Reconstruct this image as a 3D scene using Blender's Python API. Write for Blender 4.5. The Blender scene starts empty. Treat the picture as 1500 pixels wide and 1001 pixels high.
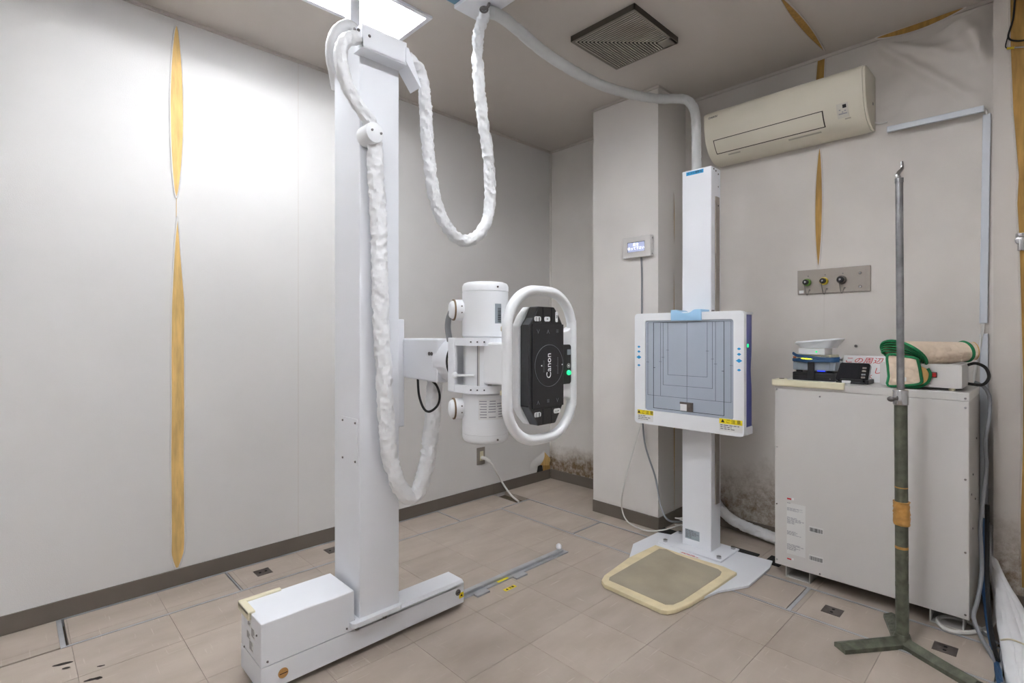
import bpy, bmesh, math, random
from mathutils import Vector, Matrix, noise
random.seed(7)
scn = bpy.context.scene
COL = scn.collection

# ------------------------------------------------------------ camera, light, exposure
FPX, CX, CY, CAMH = 765.0, 750.0, 489.0, 1.2
YAW = math.atan2(791, FPX)
FW = Vector((math.cos(YAW), math.sin(YAW), 0)); RT = Vector((math.sin(YAW), -math.cos(YAW), 0)); UP = Vector((0, 0, 1))
CAM = Vector((0, 0, CAMH))
cd = bpy.data.cameras.new('camera'); co = bpy.data.objects.new('camera', cd); COL.objects.link(co)
cd.sensor_fit = 'HORIZONTAL'; cd.sensor_width = 36; cd.lens = FPX / 1500 * 36
cd.shift_y = -(500.5 - CY) / 1500; cd.clip_start = .02
co.location = CAM
co.rotation_euler = Matrix((RT, UP, -FW)).transposed().to_euler()
scn.camera = co
w = bpy.data.worlds.new('world'); scn.world = w; w.use_nodes = True
w.node_tree.nodes['Background'].inputs[0].default_value = (.9, .95, 1, 1)
w.node_tree.nodes['Background'].inputs[1].default_value = .0
scn.view_settings.view_transform = 'Standard'; scn.view_settings.look = 'None'
scn.view_settings.gamma = 1; scn.view_settings.use_curve_mapping = False
scn.view_settings.exposure = 1.44
TUBE_POWER = 19.0          # emission of the fluorescent tubes

def ray(x, y): return FW + RT * ((x - CX) / FPX) - UP * ((y - CY) / FPX)
def G(x, y, z=0.0):
    d = ray(x, y); return CAM + d * ((z - CAMH) / d.z)
def WX(x, y, X): d = ray(x, y); return CAM + d * (X / d.x)
def WY(x, y, Y): d = ray(x, y); return CAM + d * (Y / d.y)
def T(x, y, t): return CAM + ray(x, y) * t

# ------------------------------------------------------------ materials
def lin(c):
    return tuple(((v / 255) / 12.92 if v <= 10 else (((v / 255) + .055) / 1.055) ** 2.4) for v in c) + (1,)
def mat(name, rgb, rough=.5, metal=0., bump=0., bscale=60., var=0., vscale=4., emit=0., spec=.5, coat=0., stretch=None, alpha=None):
    m = bpy.data.materials.new(name); m.use_nodes = True
    nt = m.node_tree; b = nt.nodes['Principled BSDF']
    c = lin(rgb)
    b.inputs['Base Color'].default_value = c
    b.inputs['Roughness'].default_value = rough; b.inputs['Metallic'].default_value = metal
    b.inputs['Specular IOR Level'].default_value = spec; b.inputs['Coat Weight'].default_value = coat
    if emit:
        b.inputs['Emission Color'].default_value = c; b.inputs['Emission Strength'].default_value = emit
    tc = nt.nodes.new('ShaderNodeTexCoord'); src = tc.outputs['Object']
    if stretch:
        mp = nt.nodes.new('ShaderNodeMapping'); mp.inputs['Scale'].default_value = stretch
        nt.links.new(src, mp.inputs['Vector']); src = mp.outputs['Vector']
    n = nt.nodes.new('ShaderNodeTexNoise'); n.inputs['Scale'].default_value = vscale; n.inputs['Detail'].default_value = 5
    nt.links.new(src, n.inputs['Vector'])
    v = max(var, .02)
    r = nt.nodes.new('ShaderNodeValToRGB')
    r.color_ramp.elements[0].position = .3; r.color_ramp.elements[1].position = .7
    r.color_ramp.elements[0].color = tuple(x * (1 - v) for x in c[:3]) + (1,)
    r.color_ramp.elements[1].color = tuple(min(1, x * (1 + v)) for x in c[:3]) + (1,)
    nt.links.new(n.outputs['Fac'], r.inputs['Fac']); nt.links.new(r.outputs['Color'], b.inputs['Base Color'])
    if bump:
        n2 = nt.nodes.new('ShaderNodeTexNoise'); n2.inputs['Scale'].default_value = bscale; n2.inputs['Detail'].default_value = 4
        nt.links.new(src, n2.inputs['Vector'])
        bp = nt.nodes.new('ShaderNodeBump'); bp.inputs['Strength'].default_value = bump; bp.inputs['Distance'].default_value = .01
        nt.links.new(n2.outputs['Fac'], bp.inputs['Height']); nt.links.new(bp.outputs['Normal'], b.inputs['Normal'])
    if alpha is not None: b.inputs['Alpha'].default_value = alpha
    return m

def wall_mat(name, rgb, mold_h=0., mold=0., dirt=.05, fill=.22):
    """papered wall: faint mottling, plus ragged brown mould growing from the skirting"""
    m = mat(name, rgb, .65, var=dirt, vscale=2.2, bump=.12, bscale=350)
    if not mold: return m
    nt = m.node_tree; b = nt.nodes['Principled BSDF']
    base = b.inputs['Base Color'].links[0].from_socket
    geo = nt.nodes.new('ShaderNodeNewGeometry'); sep = nt.nodes.new('ShaderNodeSeparateXYZ'); nt.links.new(geo.outputs['Position'], sep.inputs[0])
    n1 = nt.nodes.new('ShaderNodeTexNoise'); n1.inputs['Scale'].default_value = 3.5; n1.inputs['Detail'].default_value = 8; n1.inputs['Roughness'].default_value = .7
    n2 = nt.nodes.new('ShaderNodeTexNoise'); n2.inputs['Scale'].default_value = 24; n2.inputs['Detail'].default_value = 6; n2.inputs['Roughness'].default_value = .75
    for n in (n1, n2): nt.links.new(geo.outputs['Position'], n.inputs['Vector'])
    def mth(op, a, bb, clamp=False):
        k = nt.nodes.new('ShaderNodeMath'); k.operation = op; k.use_clamp = clamp
        for i, q in enumerate((a, bb)):
            if isinstance(q, (int, float)): k.inputs[i].default_value = q
            else: nt.links.new(q, k.inputs[i])
        return k.outputs[0]
    edge = mth('ADD', mth('MULTIPLY', mth('SUBTRACT', n1.outputs['Fac'], .5), mold_h * 1.1), mold_h)
    f = mth('DIVIDE', mth('SUBTRACT', edge, sep.outputs['Z']), mold_h * .5, True)
    sp = mth('ADD', mth('MULTIPLY', mth('SUBTRACT', n2.outputs['Fac'], .36), 2.4, True), fill, True)
    f = mth('MULTIPLY', mth('MULTIPLY', f, sp), mold, True)
    mx = nt.nodes.new('ShaderNodeMix'); mx.data_type = 'RGBA'
    nt.links.new(f, mx.inputs[0]); nt.links.new(base, mx.inputs[6]); mx.inputs[7].default_value = lin((112, 90, 60))
    nt.links.new(mx.outputs[2], b.inputs['Base Color'])
    return m

def tile_mat():
    m = bpy.data.materials.new('vinyl_tile'); m.use_nodes = True; nt = m.node_tree; b = nt.nodes['Principled BSDF']
    oi = nt.nodes.new('ShaderNodeObjectInfo'); geo = nt.nodes.new('ShaderNodeNewGeometry')
    def nz(scale, sx, sy, det=5):
        mp = nt.nodes.new('ShaderNodeMapping'); mp.inputs['Scale'].default_value = (sx, sy, 1)
        nt.links.new(geo.outputs['Position'], mp.inputs['Vector'])
        n = nt.nodes.new('ShaderNodeTexNoise'); n.inputs['Scale'].default_value = scale; n.inputs['Detail'].default_value = det
        nt.links.new(mp.outputs['Vector'], n.inputs['Vector']); return n.outputs['Fac']
    r = nt.nodes.new('ShaderNodeValToRGB'); r.color_ramp.elements[0].position = .3; r.color_ramp.elements[1].position = .72
    r.color_ramp.elements[0].color = lin((168, 155, 142)); r.color_ramp.elements[1].color = lin((183, 171, 159))
    nt.links.new(nz(4, 1, 2.2), r.inputs['Fac'])
    hs = nt.nodes.new('ShaderNodeHueSaturation'); nt.links.new(r.outputs['Color'], hs.inputs['Color'])
    mr = nt.nodes.new('ShaderNodeMapRange'); mr.inputs['To Min'].default_value = .95; mr.inputs['To Max'].default_value = 1.04
    nt.links.new(oi.outputs['Random'], mr.inputs['Value']); nt.links.new(mr.outputs['Result'], hs.inputs['Value'])
    last = hs.outputs['Color']
    # pale scuffs: short streaks in both directions
    for sx, sy in ((1, 13), (13, 1)):
        rr = nt.nodes.new('ShaderNodeValToRGB'); rr.color_ramp.elements[0].position = .65; rr.color_ramp.elements[1].position = .75
        rr.color_ramp.elements[0].color = (0, 0, 0, 1); rr.color_ramp.elements[1].color = (.36, .36, .36, 1)
        nt.links.new(nz(7, sx, sy, 3), rr.inputs['Fac'])
        mx = nt.nodes.new('ShaderNodeMix'); mx.data_type = 'RGBA'
        nt.links.new(rr.outputs['Color'], mx.inputs[0]); nt.links.new(last, mx.inputs[6]); mx.inputs[7].default_value = lin((214, 205, 196))
        last = mx.outputs[2]
    nt.links.new(last, b.inputs['Base Color'])
    b.inputs['Roughness'].default_value = .42
    return m

M = dict(
    wall=wall_mat('wallpaper', (222, 220, 219)),
    wall_ac=wall_mat('wallpaper_grimy', (212, 206, 200), .44, .9, .07, .3),
    wall_back=wall_mat('wallpaper_mouldy', (216, 212, 207), .31, 1.0, .06, .5),
    wall_pillar=wall_mat('wallpaper_pillar', (220, 216, 212), .10, .35, .05),
    wall_cornerpillar=wall_mat('wallpaper_corner_pillar', (202, 195, 188), .42, .95, .06, .3),
    wall_left=wall_mat('wallpaper_left', (215, 213, 211), .07, .3, .03),
    ceiling=mat('ceiling_paper', (200, 193, 186), .75, var=.04, vscale=1.5, bump=.1, bscale=300),
    base=mat('skirting_vinyl', (104, 95, 86), .5, var=.06, vscale=6),
    tile=tile_mat(),
    concrete=mat('pit_concrete', (96, 84, 68), .9, var=.3, vscale=12, bump=.5, bscale=40),
    steel=mat('edge_aluminium', (176, 178, 182), .4, .35, var=.1, vscale=20),
    liftplate=mat('lift_plate_metal', (104, 96, 92), .45, .7, var=.15, vscale=60),
    white=mat('white_enamel', (234, 236, 241), .42, var=.01),
    whitep=mat('white_plastic', (238, 240, 243), .32, var=.01),
    cream=mat('cream_plastic', (222, 214, 186), .45, var=.03),
    ac=mat('aged_ivory_plastic', (226, 220, 203), .3, var=.03, vscale=3),
    acdark=mat('louver_gap', (60, 52, 40), .7),
    hose=mat('white_vinyl_sleeve', (236, 237, 239), .45, var=.03, vscale=15, bump=.25, bscale=45),
    hosegrey=mat('grey_vinyl_sleeve', (206, 207, 207), .5, var=.03, vscale=10, bump=.15, bscale=30),
    black=mat('black_gloss', (22, 23, 28), .12, spec=.6, coat=.4),
    blackp=mat('black_plastic', (26, 26, 28), .4),
    screen=mat('black_glass', (30, 31, 37), .07, spec=.7),
    rubber=mat('black_rubber', (20, 20, 20), .7),
    darkline=mat('line_ink', (70, 74, 84), .6),
    blackline=mat('line_ink_black', (34, 34, 40), .6),
    window=mat('detector_window', (168, 177, 190), .18, var=.03, vscale=6, coat=.5, bump=.05, bscale=9),
    navy=mat('indigo_side_panel', (86, 92, 164), .35),
    sky=mat('light_blue_plastic', (158, 200, 232), .35),
    cyan=mat('cyan_print', (36, 156, 214), .5),
    yellow=mat('yellow_label', (238, 216, 30), .5),
    paper=mat('paper_label', (228, 228, 228), .6),
    ink=mat('label_ink', (110, 110, 114), .7),
    inkdark=mat('label_ink_dark', (40, 40, 44), .7),
    red=mat('red_ink', (200, 40, 52), .6),
    cabinet=mat('grey_white_enamel', (205, 202, 199), .42, var=.02, vscale=3),
    chrome=mat('chrome', (196, 196, 198), .18, 1., var=.05, vscale=30),
    chromed=mat('worn_chrome_tube', (150, 150, 152), .3, .9, var=.25, vscale=22),
    screw=mat('screw_metal', (120, 116, 116), .35, .9),
    brass=mat('brass_screw', (196, 152, 96), .3, .85, var=.1, vscale=40),
    green_iron=mat('green_painted_iron', (92, 94, 80), .5, .15, var=.38, vscale=28, bump=.3, bscale=60),
    wood=mat('exposed_yellow_board', (210, 174, 108), .7, var=.22, vscale=9, stretch=(6, 6, .8), bump=.2, bscale=30),
    wooddim=mat('exposed_ochre_board', (170, 132, 66), .7, var=.25, vscale=9, stretch=(6, 6, .8), bump=.2, bscale=30),
    tape=mat('ochre_tape', (186, 138, 70), .5, var=.2, vscale=40, bump=.4, bscale=60),
    mat_top=mat('worn_grey_mat', (164, 154, 134), .75, var=.14, vscale=5, bump=.15, bscale=120),
    mat_rim=mat('yellowed_foam', (226, 212, 176), .7, var=.09, vscale=14, bump=.1, bscale=60),
    greencloth=mat('green_binding', (24, 120, 72), .8, bump=.3, bscale=200),
    quilt=mat('cream_quilting', (224, 204, 182), .9, var=.06, vscale=20, bump=.25, bscale=180),
    ochrecloth=mat('ochre_lining', (206, 164, 102), .9, var=.1, vscale=10),
    bluecable=mat('blue_cable', (34, 76, 118), .5),
    greycable=mat('grey_cable', (132, 134, 138), .5),
    whitecable=mat('white_cable', (218, 216, 212), .45),
    greybox=mat('grey_plastic', (150, 160, 168), .5),
    ledgreen=mat('green_led', (24, 190, 110), .4, emit=.9),
    ledyellow=mat('yellow_led', (220, 230, 40), .4, emit=1.2),
    ledblue=mat('blue_led', (30, 60, 230), .4, emit=1.0),
    lcd=mat('lcd_backlit', (152, 160, 190), .25, emit=.25),
    lcdtext=mat('lcd_text', (240, 244, 255), .4, emit=.9),
    raceway=mat('pale_raceway', (204, 209, 216), .4),
    outletmetal=mat('brushed_outlet_plate', (160, 152, 144), .4, .5, var=.05, vscale=8),
    greyframe=mat('vent_grey', (140, 134, 124), .6),
    palelabel=mat('pale_label', (216, 215, 213), .6),
    ventslat=mat('vent_slat', (186, 179, 168), .6),
    acprint=mat('faint_print', (186, 180, 164), .6),
    inkpale=mat('pale_ink', (160, 160, 166), .7),
    acscreen=mat('ivory_display', (214, 210, 198), .4),
    ventdark=mat('vent_dark', (78, 72, 64), .8),
    vent_black=mat('vent_cavity', (22, 20, 18), .9),
    teal=mat('blue_metal', (104, 144, 168), .4),
    brown=mat('brown_ring', (120, 98, 72), .5),
    orange=mat('orange_plastic', (208, 112, 64), .5),
    gasgreen=mat('gas_green', (106, 150, 52), .35),
    gasyellow=mat('gas_yellow', (206, 178, 34), .35),
    reflector=mat('white_reflector', (245, 246, 248), .4),
    lamp=mat('fluorescent_tube', (250, 252, 255), .4, emit=TUBE_POWER),
    redswitch=mat('red_switch', (170, 34, 30), .3),
    stain=mat('black_floor_mark', (48, 40, 36), .8),
)
def quilt_bump(m):
    nt = m.node_tree; b = nt.nodes['Principled BSDF']
    tc = nt.nodes.new('ShaderNodeTexCoord'); v = nt.nodes.new('ShaderNodeTexVoronoi'); v.inputs['Scale'].default_value = 42
    nt.links.new(tc.outputs['Object'], v.inputs['Vector'])
    bp = nt.nodes.new('ShaderNodeBump'); bp.inputs['Strength'].default_value = .8; bp.inputs['Distance'].default_value = .008; bp.invert = True
    nt.links.new(v.outputs['Distance'], bp.inputs['Height']); nt.links.new(bp.outputs['Normal'], b.inputs['Normal'])
quilt_bump(M['quilt'])

# ------------------------------------------------------------ geometry helpers
def root_off(o):
    v = Vector()
    while o is not None: v += o.location; o = o.parent
    return v
class MB:
    def __init__(s): s.bm = bmesh.new()
    def box(s, x0, x1, y0, y1, z0, z1, bev=0., seg=2):
        t = bmesh.new(); bmesh.ops.create_cube(t, size=1)
        bmesh.ops.scale(t, vec=(abs(x1 - x0), abs(y1 - y0), abs(z1 - z0)), verts=t.verts)
        bmesh.ops.translate(t, vec=((x0 + x1) / 2, (y0 + y1) / 2, (z0 + z1) / 2), verts=t.verts)
        if bev: bmesh.ops.bevel(t, geom=t.edges[:], offset=bev, segments=seg, profile=.5, affect='EDGES')
        s._add(t); return s
    def _add(s, t, mtx=None):
        if mtx is not None: bmesh.ops.transform(t, matrix=mtx, verts=t.verts)
        me = bpy.data.meshes.new('tmp'); t.to_mesh(me); t.free(); s.bm.from_mesh(me); bpy.data.meshes.remove(me)
    def cyl(s, p0, p1, r0, r1=None, seg=20, bev=0.):
        p0 = Vector(p0); p1 = Vector(p1); r1 = r0 if r1 is None else r1; d = p1 - p0
        t = bmesh.new(); bmesh.ops.create_cone(t, cap_ends=True, segments=seg, radius1=r0, radius2=r1, depth=d.length)
        if bev:
            es = [e for e in t.edges if len(e.link_faces) == 2 and any(len(f.verts) > 4 for f in e.link_faces)]
            bmesh.ops.bevel(t, geom=es, offset=bev, segments=3, profile=.5, affect='EDGES')
        s._add(t, Matrix.Translation((p0 + p1) / 2) @ d.to_track_quat('Z', 'Y').to_matrix().to_4x4()); return s
    def sph(s, c, r, sc=(1, 1, 1), seg=14):
        t = bmesh.new(); bmesh.ops.create_uvsphere(t, u_segments=seg, v_segments=seg // 2 + 2, radius=r)
        s._add(t, Matrix.Translation(c) @ Matrix.Diagonal((*sc, 1))); return s
    def poly(s, pts):
        s.bm.faces.new([s.bm.verts.new(p) for p in pts]); return s
    def prism(s, pts, vec, bev=0.):
        """closed outline pts (3D) swept by vec"""
        t = bmesh.new(); vec = Vector(vec)
        a = [t.verts.new(Vector(p)) for p in pts]; b = [t.verts.new(Vector(p) + vec) for p in pts]
        t.faces.new(a[::-1]); t.faces.new(b)
        for i in range(len(a)):
            j = (i + 1) % len(a); t.faces.new((a[i], a[j], b[j], b[i]))
        bmesh.ops.recalc_face_normals(t, faces=t.faces)
        if bev: bmesh.ops.bevel(t, geom=t.edges[:], offset=bev, segments=2, profile=.5, affect='EDGES')
        s._add(t); return s
    def frame(s, outer, inner, vec):
        t = bmesh.new(); vec = Vector(vec); n = len(outer)
        L = [[t.verts.new(Vector(p) + o) for p in q] for q in (outer, inner) for o in (Vector(), vec)]
        for i in range(n):
            j = (i + 1) % n
            t.faces.new((L[0][i], L[0][j], L[2][j], L[2][i])); t.faces.new((L[1][i], L[1][j], L[3][j], L[3][i]))
            t.faces.new((L[0][i], L[0][j], L[1][j], L[1][i])); t.faces.new((L[2][i], L[2][j], L[3][j], L[3][i]))
        bmesh.ops.recalc_face_normals(t, faces=t.faces); s._add(t); return s
    def tube(s, pts, r, seg=10, closed=False, wrinkle=0., wl=.03, twist=0., step=None, seed=0., flat=None):
        pts = spline(pts, step or max(.004, r * .8), closed)
        n = len(pts); rings = []; up = None; dist = 0.; bm = s.bm
        for i, p in enumerate(pts):
            a = pts[i - 1] if (i or closed) else p; b = pts[(i + 1) % n] if (i < n - 1 or closed) else p
            tg = (b - a).normalized()
            if up is None: up = tg.orthogonal().normalized()
            up = (up - tg * up.dot(tg)).normalized(); side = tg.cross(up)
            if i: dist += (p - pts[i - 1]).length
            rad = r(i / (n - 1)) if callable(r) else r
            ring = []
            for k in range(seg):
                th = 2 * math.pi * k / seg
                rr = rad
                if wrinkle:
                    ph = th + twist * dist
                    q = Vector((math.cos(ph) * 1.1, math.sin(ph) * 1.1, dist / wl + seed))
                    rr *= 1 + wrinkle * (.45 - 2.4 * abs(noise.noise(q))) + wrinkle * .35 * (.4 - 2 * abs(noise.noise(q * 2.1 + Vector((7, 3, 1)))))
                ring.append(bm.verts.new(p + (up * math.cos(th) + side * math.sin(th)) * rr))
            rings.append(ring)
        for i in range(n if closed else n - 1):
            A, B = rings[i], rings[(i + 1) % n]
            for k in range(seg):
                bm.faces.new((A[k], A[(k + 1) % seg], B[(k + 1) % seg], B[k]))
        if not closed: bm.faces.new(rings[0][::-1]); bm.faces.new(rings[-1])
        return s
    def grid(s, fn, nu, nv):
        V = [[s.bm.verts.new(fn(i / nu, j / nv)) for j in range(nv + 1)] for i in range(nu + 1)]
        for i in range(nu):
            for j in range(nv): s.bm.faces.new((V[i][j], V[i + 1][j], V[i + 1][j + 1], V[i][j + 1]))
        return s
    def build(s, name, material, parent=None, smooth=False, thick=0.):
        o_ = root_off(parent) if parent else None
        bm = s.bm
        if not parent and name not in NOBASE:
            xs = [v.co for v in bm.verts]
            o_ = Vector(((min(v.x for v in xs) + max(v.x for v in xs)) / 2, (min(v.y for v in xs) + max(v.y for v in xs)) / 2, min(v.z for v in xs)))
        if o_ is not None: bmesh.ops.translate(bm, vec=-o_, verts=bm.verts)
        if thick: bmesh.ops.solidify(bm, geom=bm.faces[:], thickness=thick)
        bmesh.ops.recalc_face_normals(bm, faces=bm.faces)
        me = bpy.data.meshes.new(name); bm.to_mesh(me); bm.free()
        me.materials.append(M[material])
        if smooth:
            for p in me.polygons: p.use_smooth = True
            me.set_sharp_from_angle(angle=math.radians(38))
        o = bpy.data.objects.new(name, me); COL.objects.link(o)
        if parent: o.parent = parent
        elif o_ is not None: o.location = o_
        return o
NOBASE = set()
def spline(pts, step, closed=False):
    pts = [Vector(p) for p in pts]; out = []; n = len(pts)
    if n == 2 and not closed:
        k = max(1, int((pts[1] - pts[0]).length / step)); return [pts[0].lerp(pts[1], i / k) for i in range(k + 1)]
    for i in range(n if closed else n - 1):
        if closed: p0, p1, p2, p3 = pts[i - 1], pts[i], pts[(i + 1) % n], pts[(i + 2) % n]
        else: p0, p1, p2, p3 = pts[max(0, i - 1)], pts[i], pts[i + 1], pts[min(n - 1, i + 2)]
        k = max(2, int((p2 - p1).length / step))
        for j in range(k):
            u = j / k
            out.append(.5 * ((2 * p1) + (p2 - p0) * u + (2 * p0 - 5 * p1 + 4 * p2 - p3) * u * u + (3 * p1 - p0 - 3 * p2 + p3) * u ** 3))
    if not closed: out.append(pts[-1])
    return out
def thing(name, label, cat, loc, group=None):
    o = bpy.data.objects.new(name, None); COL.objects.link(o); o.location = loc; o.empty_display_size = .05
    return tag(o, label, cat, group)
def tag(o, label=None, cat=None, group=None, kind=None):
    if label: o['label'] = label
    if cat: o['category'] = cat
    if group: o['group'] = group
    if kind: o['kind'] = kind
    return o
def struct(o, label=None): o['kind'] = 'structure'; return tag(o, label) if label else o
def box(name, m, parent, *a, bev=0., smooth=False): return MB().box(*a, bev=bev).build(name, m, parent, smooth)
def rrect(c, ru, rv, hu, hv, r, n=5):
    """rounded rectangle outline: centre c, axes ru rv, half sizes"""
    c = Vector(c); ru = Vector(ru); rv = Vector(rv); out = []
    for sx, sy, a0 in ((1, 1, 0), (-1, 1, 90), (-1, -1, 180), (1, -1, 270)):
        for k in range(n + 1):
            a = math.radians(a0 + 90 * k / n)
            out.append(c + ru * (sx * (hu - r) + r * math.cos(a)) + rv * (sy * (hv - r) + r * math.sin(a)))
    return out
def text(s, size, m, parent, loc, right, up, name='lettering', shear=0., sx=1.0):
    cu = bpy.data.curves.new('t', 'FONT'); cu.body = s; cu.size = size; cu.align_x = 'CENTER'; cu.align_y = 'CENTER'; cu.shear = shear; cu.resolution_u = 3
    cu.extrude = .0003
    t = bpy.data.objects.new('t', cu); COL.objects.link(t)
    dg = bpy.context.evaluated_depsgraph_get(); me = bpy.data.meshes.new_from_object(t.evaluated_get(dg))
    bpy.data.objects.remove(t); bpy.data.curves.remove(cu)
    r = Vector(right).normalized(); u = Vector(up).normalized(); n = r.cross(u)
    mt = Matrix((r * sx, u, n)).transposed().to_4x4(); mt.translation = Vector(loc) - root_off(parent)
    me.transform(mt); me.materials.clear(); me.materials.append(M[m])
    o = bpy.data.objects.new(name, me); COL.objects.link(o); o.parent = parent
    return o
MX, PY_, PX = Vector((0, -1, 0)), Vector((0, 0, 1)), Vector((1, 0, 0))      # right vector on -X faces, up, right vector on -Y faces
def decal(name, m, parent, c, ru, rv, hu, hv, th=.0006):
    """thin printed label standing th proud of the surface"""
    ru = Vector(ru); rv = Vector(rv); n = ru.cross(rv); c = Vector(c)
    return MB().prism([c - ru * hu - rv * hv, c + ru * hu - rv * hv, c + ru * hu + rv * hv, c - ru * hu + rv * hv], n * th).build(name, m, parent)
def printlines(parent, c, ru, rv, hu, hv, rows, m='ink', seed=1, th=.0009, fill=.5, bars=False):
    """rows of unreadable small print (or barcode bars)"""
    rnd = random.Random(seed); b = MB(); ru = Vector(ru); rv = Vector(rv); n = ru.cross(rv); c = Vector(c)
    def q(u0, u1, v0, v1): b.prism([c + ru * u0 + rv * v0, c + ru * u1 + rv * v0, c + ru * u1 + rv * v1, c + ru * u0 + rv * v1], n * th)
    if bars:
        u = -hu
        while u < hu:
            wd = rnd.choice((.4, .6, 1)) * hu / 14; q(u, min(hu, u + wd), -hv, hv); u += wd + rnd.choice((.4, .6, .9)) * hu / 14
    else:
        for i in range(rows):
            v1 = hv - 2 * hv * i / rows; v0 = v1 - 2 * hv / rows * fill; u = -hu
            end = hu * rnd.uniform(-.1, 1)
            while u < end:
                wd = rnd.uniform(.15, .5) * hu; q(u, min(end, u + wd), v0, v1); u += wd + .08 * hu
    return b.build('print', m, parent)
def screw(parent, p, n, r=.006, m='screw', name='screw'):
    p = Vector(p); n = Vector(n)
    return MB().cyl(p - n * .002, p + n * .003, r, r * .75, 12).build(name, m, parent, True)

# ------------------------------------------------------------ the room
XB, XA, YL, H = 3.25, 3.20, 2.90, 2.712       # back corner wall, air-conditioner wall, left wall, ceiling height
XR, YR = -1.3, -1.1                            # walls behind the camera
PX0, PY0, PY1 = 2.855, 1.67, 2.16              # pillar
CPX, CPY = 3.10, .178                          # corner pillar at the right
floor = struct(box('floor', 'concrete', None, XR, 3.3, YR, 2.95, -.06, -.03))
TS, TX, TY = .319, 1.455, 1.405
tile_cache = {}
def tiles(x0, x1, y0, y1, parent, skip=None):
    xs = [x0] + [TX + k * TS for k in range(-12, 12) if x0 + .008 < TX + k * TS < x1 - .008] + [x1]
    ys = [y0] + [TY + k * TS for k in range(-12, 12) if y0 + .008 < TY + k * TS < y1 - .008] + [y1]
    off = root_off(parent)
    for a, b in zip(xs, xs[1:]):
        for c, d in zip(ys, ys[1:]):
            if skip and skip(a, b, c, d): continue
            sx, sy = round(b - a - .0012, 4), round(d - c - .0012, 4)
            if (sx, sy) not in tile_cache:
                t = MB().box(-sx / 2, sx / 2, -sy / 2, sy / 2, -.03, 0)
                me = bpy.data.meshes.new('tile'); t.bm.to_mesh(me); t.bm.free(); me.materials.append(M['tile']); tile_cache[(sx, sy)] = me
            o = bpy.data.objects.new('tile', tile_cache[(sx, sy)]); COL.objects.link(o)
            o.parent = parent; o.location = Vector(((a + b) / 2, (c + d) / 2, 0)) - off
D1Y, D2X0, D2X1, D1X0 = 2.632, 2.44, 2.715, .147    # cable ducts let into the floor
E = .011
tiles(XR, D1X0, D1Y, YL, floor); tiles(XR, D2X0 - E, YR, D1Y - E, floor)
tiles(D2X1 + E, XB, CPY - .03, YL, floor)
tiles(D2X0 - E, XA, YR, .135 - E, floor, skip=lambda a, b, c, d: a > 2.40 and c > -.35)
# duct covers
def lid(label, x0, x1, y0, y1, plates=(), notch=None):
    t = thing('duct_cover', label, 'floor hatch', ((x0 + x1) / 2, (y0 + y1) / 2, -.03), 'cable duct covers let into the floor')
    if notch: tiles(x0, notch, y0, y1, t)
    else: tiles(x0 + .004, x1 - .004, y0 + .004, y1 - .004, t)
    for (px, py) in plates:
        pl = box('lift_plate', 'liftplate', t, px - .036, px + .036, py - .036, py + .036, -.002, .0015)
        for k in (-1, 1): MB().cyl((px + k * .014, py, .001), (px + k * .014, py, .0025), .006, seg=10).build('finger_hole', 'rubber', pl)
    return t
lid('plain floor duct cover at the left end beside the long torn wall seam', D1X0 + .02, .787, D1Y, 2.885)
lid('floor duct cover with two grey lift plates along the left wall behind the column base', .793, 2.087, D1Y, 2.885, ((.926, 2.76), (1.297, 2.772)))
lid('short floor duct cover cut back beside the open hole under the wall socket', 2.093, 2.71, D1Y + .004, 2.885, notch=2.60)
lid('floor duct cover between the open hole and the wall stand', D2X0, D2X1, 2.003, D1Y - .004)
lid('floor duct cover running beneath the white wall stand base', D2X0, D2X1, .803, 1.997)
lid('floor duct cover with lift plates in front of the grey cabinet', D2X0, D2X1, .135, .797, ((2.566, .66), (2.566, .283)))
def strip(n, x0, x1, y0, y1): struct(box('trim_%d' % n, 'steel', None, x0, x1, y0, y1, -.03, .0015))
strip(1, D1X0, D2X0 - E, D1Y - E, D1Y); strip(2, D1X0, D1X0 + .016, D1Y, 2.89); strip(3, D1X0 + .016, 2.6, 2.886, 2.894)
strip(4, D2X0 - E, D2X0, .135, D1Y); strip(5, D2X1, D2X1 + E, .135, D1Y); strip(6, .787, .793, D1Y, 2.885); strip(7, 2.087, 2.093, D1Y, 2.885)
strip(8, D2X0, D2X1, .787, .803); strip(9, D2X0, D2X1, 1.997, 2.003); strip(10, D2X0 - E, D2X1 + E, .135 - E, .135); strip(11, D2X0, D2X1, D1Y - .004, D1Y + .004)

cz = .10
def hole_ceiling(rects):
    b = MB(); xs = sorted({XR, 3.3} | {v for r in rects for v in r[:2]}); ys = sorted({YR, 2.95} | {v for r in rects for v in r[2:]})
    for a, bb in zip(xs, xs[1:]):
        for c, d in zip(ys, ys[1:]):
            if any(r[0] - 1e-6 <= a and bb <= r[1] + 1e-6 and r[2] - 1e-6 <= c and d <= r[3] + 1e-6 for r in rects): continue
            b.box(a, bb, c, d, H, H + .02)
    return b.build('ceiling', 'ceiling')
TROF = [(.22, 1.445, 2.065, 2.335), (.75, 1.975, .45, .72), (-.85, .375, .45, .72)]  # last entry is an added fill fixture, out of view
ceiling = struct(hole_ceiling(TROF))
wl = struct(box('wall_left', 'wall_left', None, XR, XB + .05, YL, YL + .05, -.03, H))
wb = struct(box('wall_back', 'wall_back', None, XB, XB + .05, PY1 - .2, YL, -.03, H))
wa = struct(box('wall_right', 'wall_ac', None, XA, XA + .05, YR, PY0 + .2, -.03, H))
wr = struct(box('wall_rear', 'wall', None, XR - .05, XR, YR, YL, -.03, H))
wn = struct(box('wall_near', 'wall', None, XR, XA, YR - .05, YR, -.03, H))
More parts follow.
